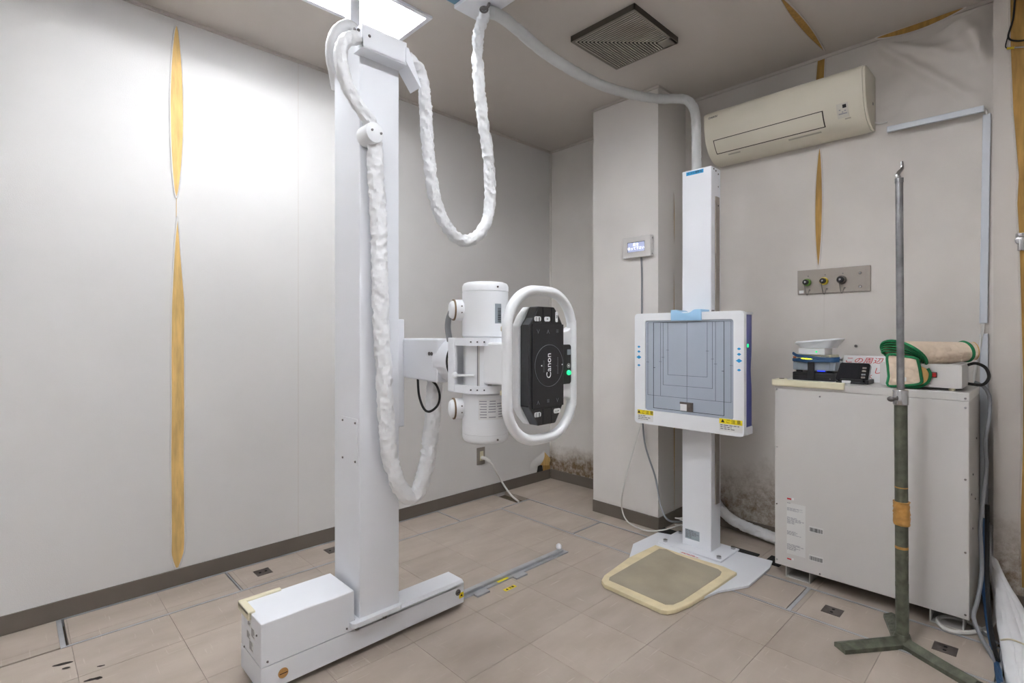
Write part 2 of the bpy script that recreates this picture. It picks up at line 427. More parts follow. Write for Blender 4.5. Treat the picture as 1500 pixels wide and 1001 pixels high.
wp = struct(box('wall_pillar', 'wall_pillar', None, PX0, XB, PY0, PY1, -.03, H))
wc = struct(box('wall_corner', 'wall_cornerpillar', None, CPX, XA, -.5, CPY, -.03, H))
bh = .078
for nm, a in dict(left=(XR, 2.60, YL - .008, YL, 0, bh), back=(XB - .008, XB, PY1, YL - .008, 0, bh), pillar=(PX0 - .008, PX0, PY0 - .008, PY1, 0, bh),
                  pillar_side=(PX0, XA, PY0 - .008, PY0, 0, bh), right=(XA - .008, XA, CPY, PY0 - .008, 0, bh), corner=(CPX - .012, CPX, -.5, CPY, 0, .085)).items():
    struct(box('baseboard_' + nm, 'base', None, *a, bev=.002))
struct(MB().box(2.60, XB - .008, YL - .008, YL, -.0, bh, bev=.002).build('baseboard_left_far', 'base'))
n = 12
for nm, a in dict(l=(XR, XB, YL - .012, YL, H - .016, H), b=(XB - .012, XB, PY1, YL - .012, H - .016, H), a=(XA - .012, XA, CPY, PY0, H - .016, H),
                  p=(PX0 - .012, PX0, PY0 - .012, PY1, H - .014, H), q=(PX0, XA - .012, PY0 - .012, PY0, H - .014, H)).items():
    struct(box('trim_%d' % n, 'ceiling', None, *a)); n += 1
struct(box('trim_%d' % n, 'wall_back', None, XB - .012, XB, YL - .012, YL, bh, H - .016))
# wallpaper joints
box('seam', 'ceiling', wl, 1.158, 1.160, YL - .0008, YL + .001, bh, H - .016)
box('seam', 'ceiling', wa, XA - .0008, XA + .001, .862, .864, .97, 1.50)

# torn wallpaper: exposed yellow board with curled lips
def tear(wall, fn, w, a0, a1, m='wood', wallm='wall', n=26, depth=.0015, nrm=(0, -1, 0), lip=.0035):
    """fn(s)->centre point on the wall, w(s)->(left half width, right half width) along axis ax"""
    nrm = Vector(nrm); ax = a0; b = MB()
    L, R = [], []
    for i in range(n + 1):
        s = i / n; c = fn(s); wl_, wr_ = w(s)
        L.append(c - ax * wl_); R.append(c + ax * wr_)
    for i in range(n):
        def row(k):
            return [L[k].lerp(R[k], u) + nrm * (depth + .002 * abs(u - .5)) for u in (0, .3, .5, .7, 1)]
        A, B = row(i), row(i + 1)
        for j in range(4): b.poly((A[j], A[j + 1], B[j + 1], B[j]))
    bmesh.ops.remove_doubles(b.bm, verts=b.bm.verts, dist=1e-5)
    e = b.build('exposed_board', m, wall); e['label'] = 'yellow board bared by a split in the wallpaper'
    for S, sg in ((L, -1), (R, 1)):
        MB().tube([p + nrm * .003 + ax * sg * .0015 for p in S], lip, 6, step=.02).build('torn_edge', wallm, wall, True)
    return e
lens = lambda s, p=.8: max(0, math.sin(math.pi * s)) ** p
ZV = Vector((0, 0, 1))
def vert(y_or_x, z0, z1, plane, wob=.004, seed=0.):
    def f(s):
        z = z0 + (z1 - z0) * s; d = wob * noise.noise(Vector((z * 2.5, seed, 0)))
        return Vector((y_or_x + d, plane, z)) if plane > 2.8 and plane == YL else Vector((plane, y_or_x + d, z))
    return f
AXX, AXY = Vector((1, 0, 0)), Vector((0, -1, 0))
tear(wl, vert(.581, 2.675, 1.845, YL), lambda s: (.027 * lens(s, .6), .027 * lens(s, .6)), AXX, None, wallm='wall_left')
tear(wl, vert(.583, 1.76, .085, YL, seed=3), lambda s: (.024 * min(1, s * 4) ** .8 * min(1, (1 - s) * 18 + .3), .03 * min(1, s * 4) ** .9 * min(1, (1 - s) * 18 + .2)), AXX, None, wallm='wall_left')
MB().tube([(.580, YL - .001, 1.85), (.5795, YL - .001, 1.75)], .0012, 5).build('torn_edge', 'wood', wl)
yA = lambda px, py: WX(px, py, XA)
p0, p1 = yA(1201, 214), yA(1199, 393)
tear(wa, lambda s: p0.lerp(p1, s), lambda s: (.020 * lens(s, .7), .016 * lens(s, .7)), AXY, None, 'wooddim', 'wall_ac', nrm=(-1, 0, 0))
q0, q1 = yA(1203, 87), yA(1201, 130)
tear(wa, lambda s: q0.lerp(q1, s), lambda s: (.018 + .006 * s, .020), AXY, None, 'wooddim', 'wall_ac', nrm=(-1, 0, 0))
r0, r1 = G(1140, -10, H), G(1208, 75, H)
dd = (r1 - r0).normalized(); ax = Vector((dd.y, -dd.x, 0)).normalized()
tear(ceiling, lambda s: r0.lerp(r1, s), lambda s: (.022 * lens(s, .8) * (1 - .3 * s), .018 * lens(s, .9)), ax, None, 'wooddim', 'ceiling', nrm=(0, 0, -1))
for z0, z1, wd in ((2.10, 1.77, .004), (1.62, .02, .006)):
    tear(wp, lambda s: Vector((3.04 + .006 * s, PY0, z0 + (z1 - z0) * s)), lambda s: (wd * lens(s, .5), wd * lens(s, .5) * 1.4), AXX, None, 'wooddim', 'wall_pillar', lip=.0015)
# broad yellow split on the corner pillar
cpk = [(1489, -30, 16), (1489, 60, 15), (1490, 160, 9), (1495, 255, 3), (1494, 300, 5), (1496, 350, 3), (1499, 440, 4), (1502, 560, 4), (1502, 660, 5), (1500, 760, 7), (1503, 862, 10)]
cpp = [WX(a, b, CPX) for a, b, c in cpk]
def cpf(s):
    k = s * (len(cpp) - 1); i = min(len(cpp) - 2, int(k)); return cpp[i].lerp(cpp[i + 1], k - i)
def cpw(s):
    k = s * (len(cpk) - 1); i = min(len(cpk) - 2, int(k)); v = (cpk[i][2] * (1 - k + i) + cpk[i + 1][2] * (k - i)) * .0021; return (v * .5 + .004, v * 1.6 + .004)
tear(wc, cpf, cpw, AXY, None, 'wooddim', 'wall_cornerpillar', n=50, nrm=(-1, 0, 0))

# loose, creased wallpaper at the top right of the air-conditioner wall
def loose(u, v):
    y = .66 - .48 * u; z = H - .03 - .52 * v * (1 - .12 * u)
    top = .045 * max(0, math.sin(math.pi * max(0, min(1, (u - .12) / .74))) ** .8) * (1 - v) ** 6
    f = 0.
    for (au, av, bu, bv, amp, wd) in ((.10, .02, .86, .86, .018, .05), (.2, .0, .80, .42, .015, .05), (.75, .0, .97, .55, .022, .07), (.3, .25, .97, .2, .008, .06)):
        A = Vector((au, av)); Bv = Vector((bu, bv)); P = Vector((u, v)); d = Bv - A
        tt = max(0, min(1, (P - A).dot(d) / d.length_squared)); dist = (P - (A + d * tt)).length
        f += amp * math.exp(-(dist / wd) ** 2) * math.sin(math.pi * min(1, tt * .9 + .08)) ** .5
    f += .008 * noise.noise(Vector((u * 5, v * 5, 2)))
    edge = min(1, u * 8, (1 - u) * 8 + .2, (1 - v) * 6)
    return Vector((XA - .003 - max(0, f * 1.7 + .004) * max(0, edge), y, z - top))
MB().grid(loose, 60, 60).build('loose_wallpaper', 'wall_ac', wa, True)
k0, k1 = yA(1283, 58), yA(1416, 12)
tear(wa, lambda s: k0.lerp(k1, s) + Vector((-.012, 0, -.012 * math.sin(math.pi * s))), lambda s: (.016 * lens(s, .6), .02 * lens(s, .7)), Vector((0, .3, -.95)), None, 'wooddim', 'wall_ac', nrm=(-1, 0, 0))
# torn corner low on the left wall
def flap(u, v):
    a = Vector((2.93, YL - .003, .36)); b_ = Vector((3.13, YL - .003, .30)); c_ = Vector((2.90, YL - .003, .10)); d_ = Vector((3.04, YL - .003, .14))
    p = a.lerp(b_, u).lerp(c_.lerp(d_, u), v); return p + Vector((0, -.05 * u * u * math.sin(math.pi * (1 - v * .7)) - .012 * abs(math.sin(5 * u)) * u, 0))
# (corner, bared board, dark hole)
pc = lambda x, y: WY(x, y, YL - .004)
b = MB().poly([pc(797, 662), pc(806, 672), pc(804, 682), pc(795, 682), pc(788, 681)]); b.build('exposed_board', 'wood', wl, thick=.003)
MB().poly([pc(788, 683), pc(794, 680), pc(795, 691), pc(786, 694)]).build('hole', 'rubber', wl, thick=.002)
MB().poly([pc(795, 682), pc(805, 680), pc(806, 688), pc(795, 691)]).build('exposed_board', 'wooddim', wl, thick=.002)
MB().grid(lambda u, v: pc(797 - 20 * u * (1 - .2 * v) - 6 * v, 661 + 17 * u + 20 * v * (1 - u * .4)) + Vector((0, -.02 * math.sin(3.1 * v) * (1 - u) ** 2 - .003, 0)), 10, 10).build('torn_flap', 'wall_left', wl, True, thick=.001)

# black marks on the floor tiles
for (x, y, a, rx, ry) in ((92, 973, .5, .030, .008), (97, 979, .4, .012, .006), (134, 996, .5, .022, .007), (143, 994, .4, .014, .008), (148, 976, .4, .012, .004)):
    c = G(x, y, .0005); pts = []
    for k in range(14):
        th = 2 * math.pi * k / 14; rr = 1 + .35 * noise.noise(Vector((math.cos(th) * 2, math.sin(th) * 2, x)))
        e1 = RT * math.cos(a) + FW * math.sin(a); e2 = FW * math.cos(a) - RT * math.sin(a); pts.append(c + e1 * rx * rr * math.cos(th) + e2 * ry * rr * math.sin(th))
    MB().prism(pts, (0, 0, .0006)).build('floor_mark', 'stain', floor)

# ------------------------------------------------------------ ceiling lights
def troffer(label, r):
    x0, x1, y0, y1 = r
    t = thing('ceiling_light', label, 'ceiling light', ((x0 + x1) / 2, (y0 + y1) / 2, H), 'recessed fluorescent ceiling lights')
    d = .085
    b = MB(); b.box(x0, x1, y0, y1, H + d, H + d + .004)
    for a in ((x0, x0 + .004, y0, y1), (x1 - .004, x1, y0, y1), (x0, x1, y0, y0 + .004), (x0, x1, y1 - .004, y1)): b.box(*a, H - .002, H + d)
    b.build('housing', 'reflector', t)
    cx, cy = (x0 + x1) / 2, (y0 + y1) / 2
    MB().frame(rrect((cx, cy, H - .010), PX, (0, 1, 0), (x1 - x0) / 2 + .014, (y1 - y0) / 2 + .014, .004, 2),
               rrect((cx, cy, H - .010), PX, (0, 1, 0), (x1 - x0) / 2 - .008, (y1 - y0) / 2 - .008, .004, 2), (0, 0, .010)).build('rim', 'white', t)
    for k in (-1, 1):
        yy = cy + k * .06
        MB().cyl((x0 + .045, yy, H + .05), (x1 - .045, yy, H + .05), .0155, seg=14).build('fluorescent_tube', 'lamp', t, True)
        for xe in (x0 + .03, x1 - .03):
            MB().box(xe - .012, xe + .012, yy - .016, yy + .016, H + .022, H + d, bev=.003).build('lamp_holder', 'whitep', t)
    return t
troffer('bright recessed fluorescent ceiling light above the white column', TROF[0])
troffer('recessed fluorescent ceiling light near the camera above the open floor', TROF[1])
troffer('added unseen fill light behind the camera, built as a recessed fluorescent fixture', TROF[2])  # unseen fixture added to brighten faces turned to the camera

# ceiling vent
vx0, vx1, vy0, vy1 = 2.06, 2.46, 1.325, 1.70; vz = H - .03
vt = thing('ceiling_vent', 'square grey ceiling vent grille with chevron slats and a blank corner', 'vent', ((vx0 + vx1) / 2, (vy0 + vy1) / 2, vz))
b = MB()
for a in ((vx0, vx0 + .008, vy0, vy1), (vx1 - .008, vx1, vy0, vy1), (vx0, vx1, vy0, vy0 + .008), (vx0, vx1, vy1 - .008, vy1)): b.box(*a, vz, H)
b.build('frame', 'ventdark', vt)
box('cavity', 'vent_black', vt, vx0 + .01, vx1 - .01, vy0 + .01, vy1 - .01, H - .008, H - .003)
b = MB(); N = 26
for i in range(N):
    f = (i + .5) / N; x = vx0 + .01 + f * (vx1 - vx0 - .02); y = vy1 - .01 - f * (vy1 - vy0 - .02)
    xe = vx1 - .01 if y > vy0 + .075 else vx1 - .075; ye = vy0 + .01 if x < vx1 - .075 else vy0 + .075
    if y > ye: b.box(x - .0028, x + .0028, ye, y, vz - .0005, vz + .003)
    if xe > x: b.box(x, xe, y - .0026, y + .0026, vz - .0005, vz + .003)
o = b.build('slats', 'ventslat', vt); o['kind'] = 'stuff'
box('blank_plate', 'greyframe', vt, vx1 - .075, vx1, vy0, vy0 + .075, vz - .001, vz + .004)
b = MB()
b.frame(rrect(((vx0 + vx1) / 2, (vy0 + vy1) / 2, vz - .001), PX, (0, 1, 0), (vx1 - vx0) / 2, (vy1 - vy0) / 2, .002, 2), rrect(((vx0 + vx1) / 2, (vy0 + vy1) / 2, vz - .001), PX, (0, 1, 0), (vx1 - vx0) / 2 - .012, (vy1 - vy0) / 2 - .012, .002, 2), (0, 0, .003))
b.build('face_rim', 'greyframe', vt)

# ceiling cable box
bc = G(704, 34, 2.64)
cb = thing('ceiling_box', 'white cable box under the ceiling holding two sleeved hoses', 'cable box', (bc.x - .2, bc.y - .2, 2.64))
box('body', 'white', cb, bc.x - .155, bc.x, bc.y - .42, bc.y, 2.64, H, bev=.003)
b2 = MB().box(bc.x - .5, bc.x - .155, bc.y - .42, bc.y - .004, 2.655, H, bev=.003).build('end_bracket', 'teal', cb)
box('dark_slot', 'rubber', cb, bc.x - .45, bc.x - .215, bc.y - .03, bc.y - .018, 2.652, 2.66)
hk = T(709, 14, 2.22)
MB().tube([hk + Vector((.02, -.01, .03)), hk + Vector((.012, -.012, .012)), hk, hk + Vector((-.012, .004, .004))], .006, 8).build('hose_clamp', 'screw', cb, True)
MB().tube([hk + Vector((.0, .0, .0)) + RT * .016 * math.cos(a * .785) + UP * .012 * math.sin(a * .785) for a in range(8)], .004, 6, closed=True, step=.005).build('hose_clamp', 'screw', cb, True)

# ------------------------------------------------------------ X-ray tube stand
rail = thing('floor_rail', 'grey metal floor rail ending in a white stop', 'rail', (1.3, 1.87, 0))
b = MB(); b.box(.40, 2.21, 1.842, 1.90, 0, .006); b.box(.40, 2.19, 1.858, 1.885, .006, .02, bev=.003); b.build('track', 'steel', rail)
MB().sph((2.175, 1.88, .032), .016, (1, 1, 1.1)).build('end_stop', 'whitep', rail, True)
for (xa, xb_) in ((694, 712), (751, 768)):
    g = G(xa, 873 if xa < 700 else 847); box('fixing_tab', 'steel', rail, g.x, g.x + .075, 1.812, 1.842, 0, .008, bev=.001)
g = WY(737, 843, 1.848); decal('yellow_label', 'yellow', rail, (g.x, 1.850, .0062), PX, (0, 1, 0), .035, .007)
g = G(747, 862); st = thing('floor_sticker', 'small yellow warning sticker on the floor beside the rail', 'sticker', (g.x, g.y, 0))
decal('label', 'yellow', st, (g.x, g.y, .0003), PX, (0, 1, 0), .036, .011)
text('▲ 注意', .016, 'inkdark', st, (g.x, g.y, .0012), PX, (0, 1, 0))

BY0, BX0, BX1 = 1.79, .595, 1.437
COLX0, COLX1, COLY0, COLY1 = .94, 1.109, 1.785, 1.992
xs = thing('xray_column', 'tall white X-ray tube column on a floor carriage with a black handled panel', 'X-ray machine', (1.02, 1.88, 0))
car = MB().box(BX0, COLX0, BY0, 1.992, .025, .105).box(COLX0, BX1, BY0, 1.912, .025, .105).build('carriage', 'white', xs)
bmc = MB(); prof = [(1.79, .1), (1.79, .112), (1.80, .122), (1.90, .122), (1.912, .112), (1.912, .1)]
bmc.prism([(COLX0 - .02, y, z) for y, z in prof], (BX1 - COLX0 + .02, 0, 0)).build('rail_cover', 'white', xs)
mb_ = MB().box(BX0, .922, BY0 + .0005, 1.99, .107, .251, bev=.003).build('motor_cover', 'white', xs)
b = MB(); b.box(BX0 - .010, BX0 + .014, 1.885, 1.997, .243, .258, bev=.004); b.box(BX0 - .010, .73, 1.978, 1.998, .243, .259, bev=.005); b.box(BX0 - .010, BX0, 1.885, 1.997, .228, .257, bev=.003)
b.build('edge_guard', 'cream', mb_)
for p in ((.615, BY0, .122), (.892, BY0, .122)): screw(mb_, p, (0, -1, 0), .004)
for (y, z) in ((1.965, .22), (1.955, .11), (1.83, .2)): screw(mb_, (BX0, y, z), (-1, 0, 0), .004)
for (y, z, hu, hv) in ((1.905, .212, .018, .012), (1.868, .19, .018, .018), (1.91, .168, .02, .014), (1.885, .14, .02, .018)):
    dl = decal('rating_label', 'paper', mb_, (BX0, y, z), MX, PY_, hu, hv); printlines(mb_, (BX0, y, z), MX, PY_, hu * .85, hv * .8, 5, seed=int(y * 1000))
sc = MB().cyl((.665, BY0 + .002, .064), (.665, BY0 - .004, .064), .0165, seg=24, bev=.002).build('cover_screw', 'brass', car, True)
box('slot', 'rubber', sc, .652, .678, BY0 - .0045, BY0 - .003, .063, .0655)
sc = MB().cyl((1.405, BY0 + .002, .078), (1.405, BY0 - .004, .078), .013, seg=24, bev=.002).build('cover_screw', 'screw', car, True)
box('slot', 'rubber', sc, 1.395, 1.415, BY0 - .0045, BY0 - .003, .077, .0795)
decal('yellow_label', 'yellow', car, (1.424, BY0, .06), PX, PY_, .012, .012); text('▲', .014, 'inkdark', car, (1.424, BY0 - .0008, .06), PX, PY_)
for xw in (.75, 1.25): MB().cyl((xw, 1.85, .022), (xw, 1.895, .022), .021, seg=18).build('wheel', 'rubber', xs, True)
# column
clm = MB().box(COLX0, COLX1, COLY0, COLY1, .14, 2.335, bev=.004).build('column', 'white', xs)
fl = MB().prism([(.902, 1.79, .124), (.902, 1.772, .124), (.912, 1.762, .124), (1.10, 1.762, .124), (1.112, 1.772, .124), (1.112, 1.99, .124), (.925, 1.99, .124), (.925, 1.79, .124)], (0, 0, .018), .002).build('base_flange', 'white', xs)
for x in (.925, 1.04): MB().cyl((x, 1.776, .112), (x, 1.776, .124), .008, seg=6).build('bolt', 'screw', xs)
pt = MB().box(.938, .975, 1.85, 1.892, 2.335, H).build('top_post', 'white', xs)
ag = MB().box(COLX0 - .003, COLX0 + .001, 1.80, 1.925, .705, .88, bev=.0006).build('access_panel', 'white', xs)
for y in (1.812, 1.913):
    for z in (.72, .865): screw(ag, (COLX0 - .003, y, z), (-1, 0, 0), .005)
# hose bracket at the top of the column
br = MB(); br.box(.918, 1.105, 1.725, 1.733, 2.235, 2.318); br.box(.918, 1.105, 1.725, 1.79, 2.232, 2.238); br.box(.918, .922, 1.725, 1.79, 2.235, 2.27)
br = br.build('hose_bracket', 'white', xs)
e0 = Vector((1.105, 1.725, 2.235)); 
MB().prism([(1.100, 1.722, 2.245), (1.165, 1.722, 2.165), (1.170, 1.722, 2.170), (1.112, 1.722, 2.300), (1.100, 1.722, 2.300)], (0, .07, 0)).build('hose_guide', 'white', br)
box('column_cap', 'white', xs, COLX0 + .01, COLX1 - .001, COLY0 + .002, COLY1 - .01, 2.335, 2.36, bev=.003)
for (x, y, t) in ((519, 43, 1.88), (525, 44, 1.88), (538, 51, 1.9), (541, 53, 1.9)):
    MB().sph(T(x, y, t), .006).build('clamp_screw', 'screw', br, True)
# clamp on the column face
cc = WY(549, 194, COLY0 - .075)
cl = MB().prism([Vector((cc.x + .036 * math.cos(a) - .0, COLY0 - .078, cc.z + .036 * math.sin(a) * 1.05)) for a in [k * math.pi / 10 for k in range(20)]], (0, .077, 0), .004).build('hose_clamp', 'whitep', xs, True)
for sx in (-.012, .024): screw(cl, (cc.x + sx, COLY0 - .079, cc.z + .004 - sx * .12), (0, -1, 0), .005)
# slide and arm
sl = box('slide_plate', 'white', xs, COLX1, 1.142, 1.80, 1.96, .83, 1.257, bev=.003)
arm = MB().prism([(1.138, 1.84, 1.027), (1.138, 1.575, 1.018), (1.138, 1.575, 1.181), (1.138, 1.84, 1.181)], (.155, 0, 0), .006).build('arm', 'white', xs)
for y in (1.607, 1.622): MB().cyl((1.139, y, 1.125), (1.136, y, 1.125), .007, seg=12).build('plug', 'screw', arm, True)
screw(arm, (1.138, 1.82, 1.045), (-1, 0, 0), .004)
AX_, AZ = 1.215, 1.10
jt = MB().cyl((AX_, 1.60, AZ), (AX_, 1.512, AZ), .0815, seg=48, bev=.004).build('rotary_joint', 'white', xs, True)
MB().cyl((AX_, 1.513, AZ), (AX_, 1.506, AZ), .083, seg=48).build('seal', 'rubber', jt, True)
MB().cyl((AX_, 1.507, AZ), (AX_, 1.476, AZ), .079, seg=48).build('joint_disc', 'cream', jt, True)
# yoke around the tube
TYc, TR = 1.392, .081
yk = MB()
yk.box(1.117, 1.313, 1.468, 1.478, 1.008, 1.185, bev=.003)
for z in (1.172, 1.010):
    ring = []
    for k in range(25):
        a = math.pi + math.pi * k / 24; ring.append((AX_ + .098 * math.cos(a), TYc + .098 * math.sin(a) * .95))
    outer = [(1.117, 1.476)] + ring + [(1.313, 1.476)]
    inner = [(1.130, 1.466)] + [(AX_ + (x - AX_) * .86, TYc + (y - TYc) * .86) for x, y in ring] + [(1.300, 1.466)]
    for i in range(len(outer) - 1):
        yk.prism([(outer[i][0], outer[i][1], z - .013), (outer[i + 1][0], outer[i + 1][1], z - .013), (inner[i + 1][0], inner[i + 1][1], z - .013), (inner[i][0], inner[i][1], z - .013)], (0, 0, .026))
yk.box(1.114, 1.130, 1.440, 1.477, .998, 1.186, bev=.003); yk.box(1.300, 1.316, 1.440, 1.477, .998, 1.186, bev=.003)
yoke = yk.build('yoke', 'white', xs)
for z in (1.172, 1.010):
    for a in (200, 214, 228):
        q = Vector((AX_ + .0985 * math.cos(math.radians(a)), TYc + .094 * math.sin(math.radians(a)), z)); d = Vector((math.cos(math.radians(a)), math.sin(math.radians(a)), 0)); screw(yoke, q, d, .0028, 'inkdark')
MB().tube([(1.118, 1.44, 1.055), (1.14, 1.36, 1.058)], .004, 8).build('lock_lever', 'whitep', yoke, True)
MB().sph((1.118, 1.442, 1.056), .011).build('lock_knob', 'whitep', yoke, True)
# tube housing
def lathe(prof, c, seg=48):
    b = MB(); c = Vector(c)
    b.grid(lambda u, v: (lambda p, a: c + Vector((p[0] * math.cos(a), p[0] * math.sin(a), p[1])))(prof[round(v * (len(prof) - 1))], 2 * math.pi * u), seg, len(prof) - 1)
    bmesh.ops.remove_doubles(b.bm, verts=b.bm.verts, dist=1e-5); return b
hz0, hz1 = .823, 1.379
house = lathe([(0, hz0), (.068, hz0), (.076, hz0 + .004), (TR, hz0 + .014), (TR, hz0 + .030), (TR - .001, hz0 + .0305), (TR - .001, hz0 + .032), (TR, hz0 + .0325), (TR, .99), (.077, .995), (.077, 1.187), (TR, 1.192), (TR, hz1 - .0345), (TR - .0015, hz1 - .034), (TR - .0015, hz1 - .032), (TR + .0005, hz1 - .0315), (TR + .0005, hz1 - .014), (.076, hz1 - .004), (.066, hz1), (0, hz1)], (AX_, TYc, 0)).build('tube_housing', 'whitep', xs, True)
def onh(px, z, r=TR):          # point on the housing surface seen at pixel column px
    d = ray(px, 489); d.z = 0; o = Vector((AX_, TYc, 0)); bq = -d.dot(o); cq = o.dot(o) - r * r; A = d.dot(d); t = (-bq - math.sqrt(max(0, bq * bq - A * cq))) / A
    p = d * t; p.z = z; nn = (p - Vector((AX_, TYc, z))).normalized(); return p, nn
for px, z in ((729, 1.36), (729, .838)): p, nn = onh(px, z); screw(house, p, nn, .004)
def wrap(px0, px1, z0, z1, m, name, r=TR + .0006):
    a, _ = onh(px0, 0); c_, _ = onh(px1, 0); a0 = math.atan2(a.y - TYc, a.x - AX_); a1 = math.atan2(c_.y - TYc, c_.x - AX_)
    return MB().grid(lambda u, v: Vector((AX_ + r * math.cos(a0 + (a1 - a0) * u), TYc + r * math.sin(a0 + (a1 - a0) * u), z0 + (z1 - z0) * v)), 10, 1).build(name, m, house, True)
wrap(725, 734, 1.235, 1.302, 'greybox', 'barcode_label')
rn = random.Random(4); zz = 1.24
while zz < 1.288:
    h_ = rn.choice((.001, .0018, .0028)); wrap(729, 733.5, zz, zz + h_, 'inkdark', 'bar', TR + .0012); zz += h_ + rn.choice((.001, .002))
wrap(701, 744, .908, .978, 'paper', 'rating_label')
for k in range(7):
    for s, e in ((702, 713), (714.5, 726), (727, 735), (736, 742)):
        if rn.random() < .85: wrap(s + rn.random() * 3, e, .915 + k * .009, .9185 + k * .009, 'inkpale', 'print', TR + .0012)
wrap(679.5, 699, 1.02, 1.165, 'cabinet', 'tube_port', .0785)
wrap(698.5, 700, 1.02, 1.165, 'greycable', 'port_edge', .079)
# cable bosses on the tube
for z in (1.283, .938):
    d = Vector((-.78, .36, 0)).normalized(); c0 = Vector((AX_, TYc + .02, z)) + d * .06
    bo = MB().cyl(c0, c0 + d * .040, .037, .0355, 28, bev=.003).build('cable_socket', 'whitep', xs, True)
    MB().cyl(c0 + d * .039, c0 + d * .044, .0375, seg=28).build('socket_ring', 'brown', bo, True)
    MB().cyl(c0 + d * .043, c0 + d * .056, .034, .026, 28, bev=.004).build('socket_cap', 'whitep', bo, True)
    for k in (-.5, .6): screw(bo, c0 + d * .02 + Vector((.36, .78, 0)).normalized() * -.034 + UP * k * .02, Vector((-.42, -.9, 0)), .003)
MB().tube([T(664, 452, 1.83), T(658, 464, 1.85), T(656, 480, 1.86), T(659, 500, 1.85)], .011, 10).build('socket_cable', 'greycable', xs, True)
# control panel and handle
PYf, PCX, PCZ = 1.108, 1.225, 1.099
pb = MB()
sh = [(-.080, -.125), (-.080, .125), (-.060, .150), (-.040, .186), (.036, .186), (.058, .160), (.080, .125), (.080, -.125), (.066, -.150), (.042, -.186), (-.040, -.186), (-.060, -.155)]
bk = [(x * 1.0 - .004 if x < 0 else x, z * 1.0) for x, z in sh]
panel = pb.prism([(PCX + x, PYf, PCZ + z) for x, z in sh], (0, .04, 0), .004).build('control_panel', 'black', xs)
MB().prism([(PCX + x, PYf + .0005, PCZ + z) for x, z in ((-.068, -.131), (-.068, .131), (.078, .131), (.078, -.131))], (0, -.003, 0), .001).build('touch_screen', 'screen', panel)
for zz in (-.1335, .1335): box('divider', 'rubber', panel, PCX - .07, PCX + .07, PYf - .0012, PYf, PCZ + zz - .001, PCZ + zz + .001)
for xx in (-.018, .022):
    for s in (-1, 1): box('divider', 'rubber', panel, PCX + xx - .0008, PCX + xx + .0008, PYf - .0012, PYf, PCZ + s * .135, PCZ + s * .184)
def pill(x, z, hu, hv, s='', rot=False):
    MB().prism(rrect((PCX + x, PYf - .0005, PCZ + z), PX, PY_, hu, hv, min(hu, hv) * .8), (0, -.0012, 0)).build('button_mark', 'paper', panel)
    if s: text(s, min(hu, hv) * 1.7, 'inkdark', panel, (PCX + x, PYf - .0022, PCZ + z), PX, PY_)
pill(-.044, .147, .015, .0075, '▯▮'); pill(.000, .147, .013, .0075, '◂▸'); pill(.045, .155, .0055, .017, '↕')
pill(-.044, -.150, .015, .0075, '▯▮'); pill(.047, -.147, .016, .0075, '▭▸')
for x, z, s in ((-.044, .108, '⋎'), (.002, .108, '⋏'), (.046, .108, '≡'), (-.044, -.112, '⋏'), (.002, -.112, '≡'), (.046, -.112, '⋎')): text(s, .022, 'ink', panel, (PCX + x, PYf - .0034, PCZ + z), PX, PY_, 'icon')
MB().tube([(PCX + .008 + .066 * math.cos(k * math.pi / 24), PYf - .003, PCZ + .066 * math.sin(k * math.pi / 24)) for k in range(48)], .0007, 5, closed=True, step=.01).build('dial_ring', 'ink', panel)
text('Canon', .030, 'whitep', panel, (PCX + .006, PYf - .0034, PCZ + .0), PY_, (-1, 0, 0))
for x, n_ in ((-.018, 9), (.048, 13)):
    b = MB()
    for k in range(n_): b.box(PCX + x - .003 - (.004 if k == n_ // 2 else 0), PCX + x + .003, PYf - .0036, PYf - .003, PCZ + (k - n_ / 2) * .0042, PCZ + (k - n_ / 2) * .0042 + .0012)
    b.build('scale_print', 'ink', panel)
for x in (-.028, .070): box('scale_print', 'whitep', panel, PCX + x - .002, PCX + x + .002, PYf - .0036, PYf - .003, PCZ - .001, PCZ + .003)
hc, HP = 1.221, 1.128
hp = rrect((hc, HP, 1.101), PX, PY_, .150, .234, .120, 7)
hd = MB().tube(hp, .0165, 16, closed=True, step=.012).build('handle', 'whitep', xs, True)
bkp = MB().prism([(PCX + x, PYf + .04, PCZ + z) for x, z in ((-.088, -.125), (-.088, .125), (-.066, .160), (-.04, .186), (.03, .18), (.07, .14), (.10, .125), (.10, -.125), (.07, -.14), (.03, -.18), (-.04, -.186), (-.066, -.16))], (0, .03, 0), .004).build('panel_back', 'whitep', xs)
for s in (-1, 1):
    pts = [(PCX + .075, PYf + .012, PCZ + s * .058), (PCX + .132, PYf + .012, PCZ + s * .058), (PCX + .140, PYf + .012, PCZ + s * .125), (PCX + .118, PYf + .012, PCZ + s * .112), (PCX + .10, PYf + .012, PCZ + s * .108), (PCX + .075, PYf + .012, PCZ + s * .112)]
    MB().prism(pts if s > 0 else pts[::-1], (0, .03, 0), .003).build('handle_bracket', 'whitep', bkp)
tb = MB().prism(rrect((PCX + .100, PYf + .006, PCZ), PX, PY_, .026, .065, .010), (0, .03, 0)).build('key_tab', 'blackp', panel)
MB().sph((PCX + .112, PYf + .004, PCZ - .028), .0085).build('indicator_lamp', 'ledgreen', tb, True)
MB().prism(rrect((PCX + .113, PYf + .0055, PCZ + .040), PX, PY_, .008, .009, .002), (0, -.002, 0)).build('key_switch', 'greybox', tb)
text('⦿', .018, 'paper', tb, (PCX + .113, PYf + .0055, PCZ - .006), PX, PY_)
cm = MB(); cm.box(AX_ - .055, AX_ + .055, PYf + .07, TYc - .05, 1.03, 1.17, bev=.006); cm.build('panel_mount', 'whitep', xs)
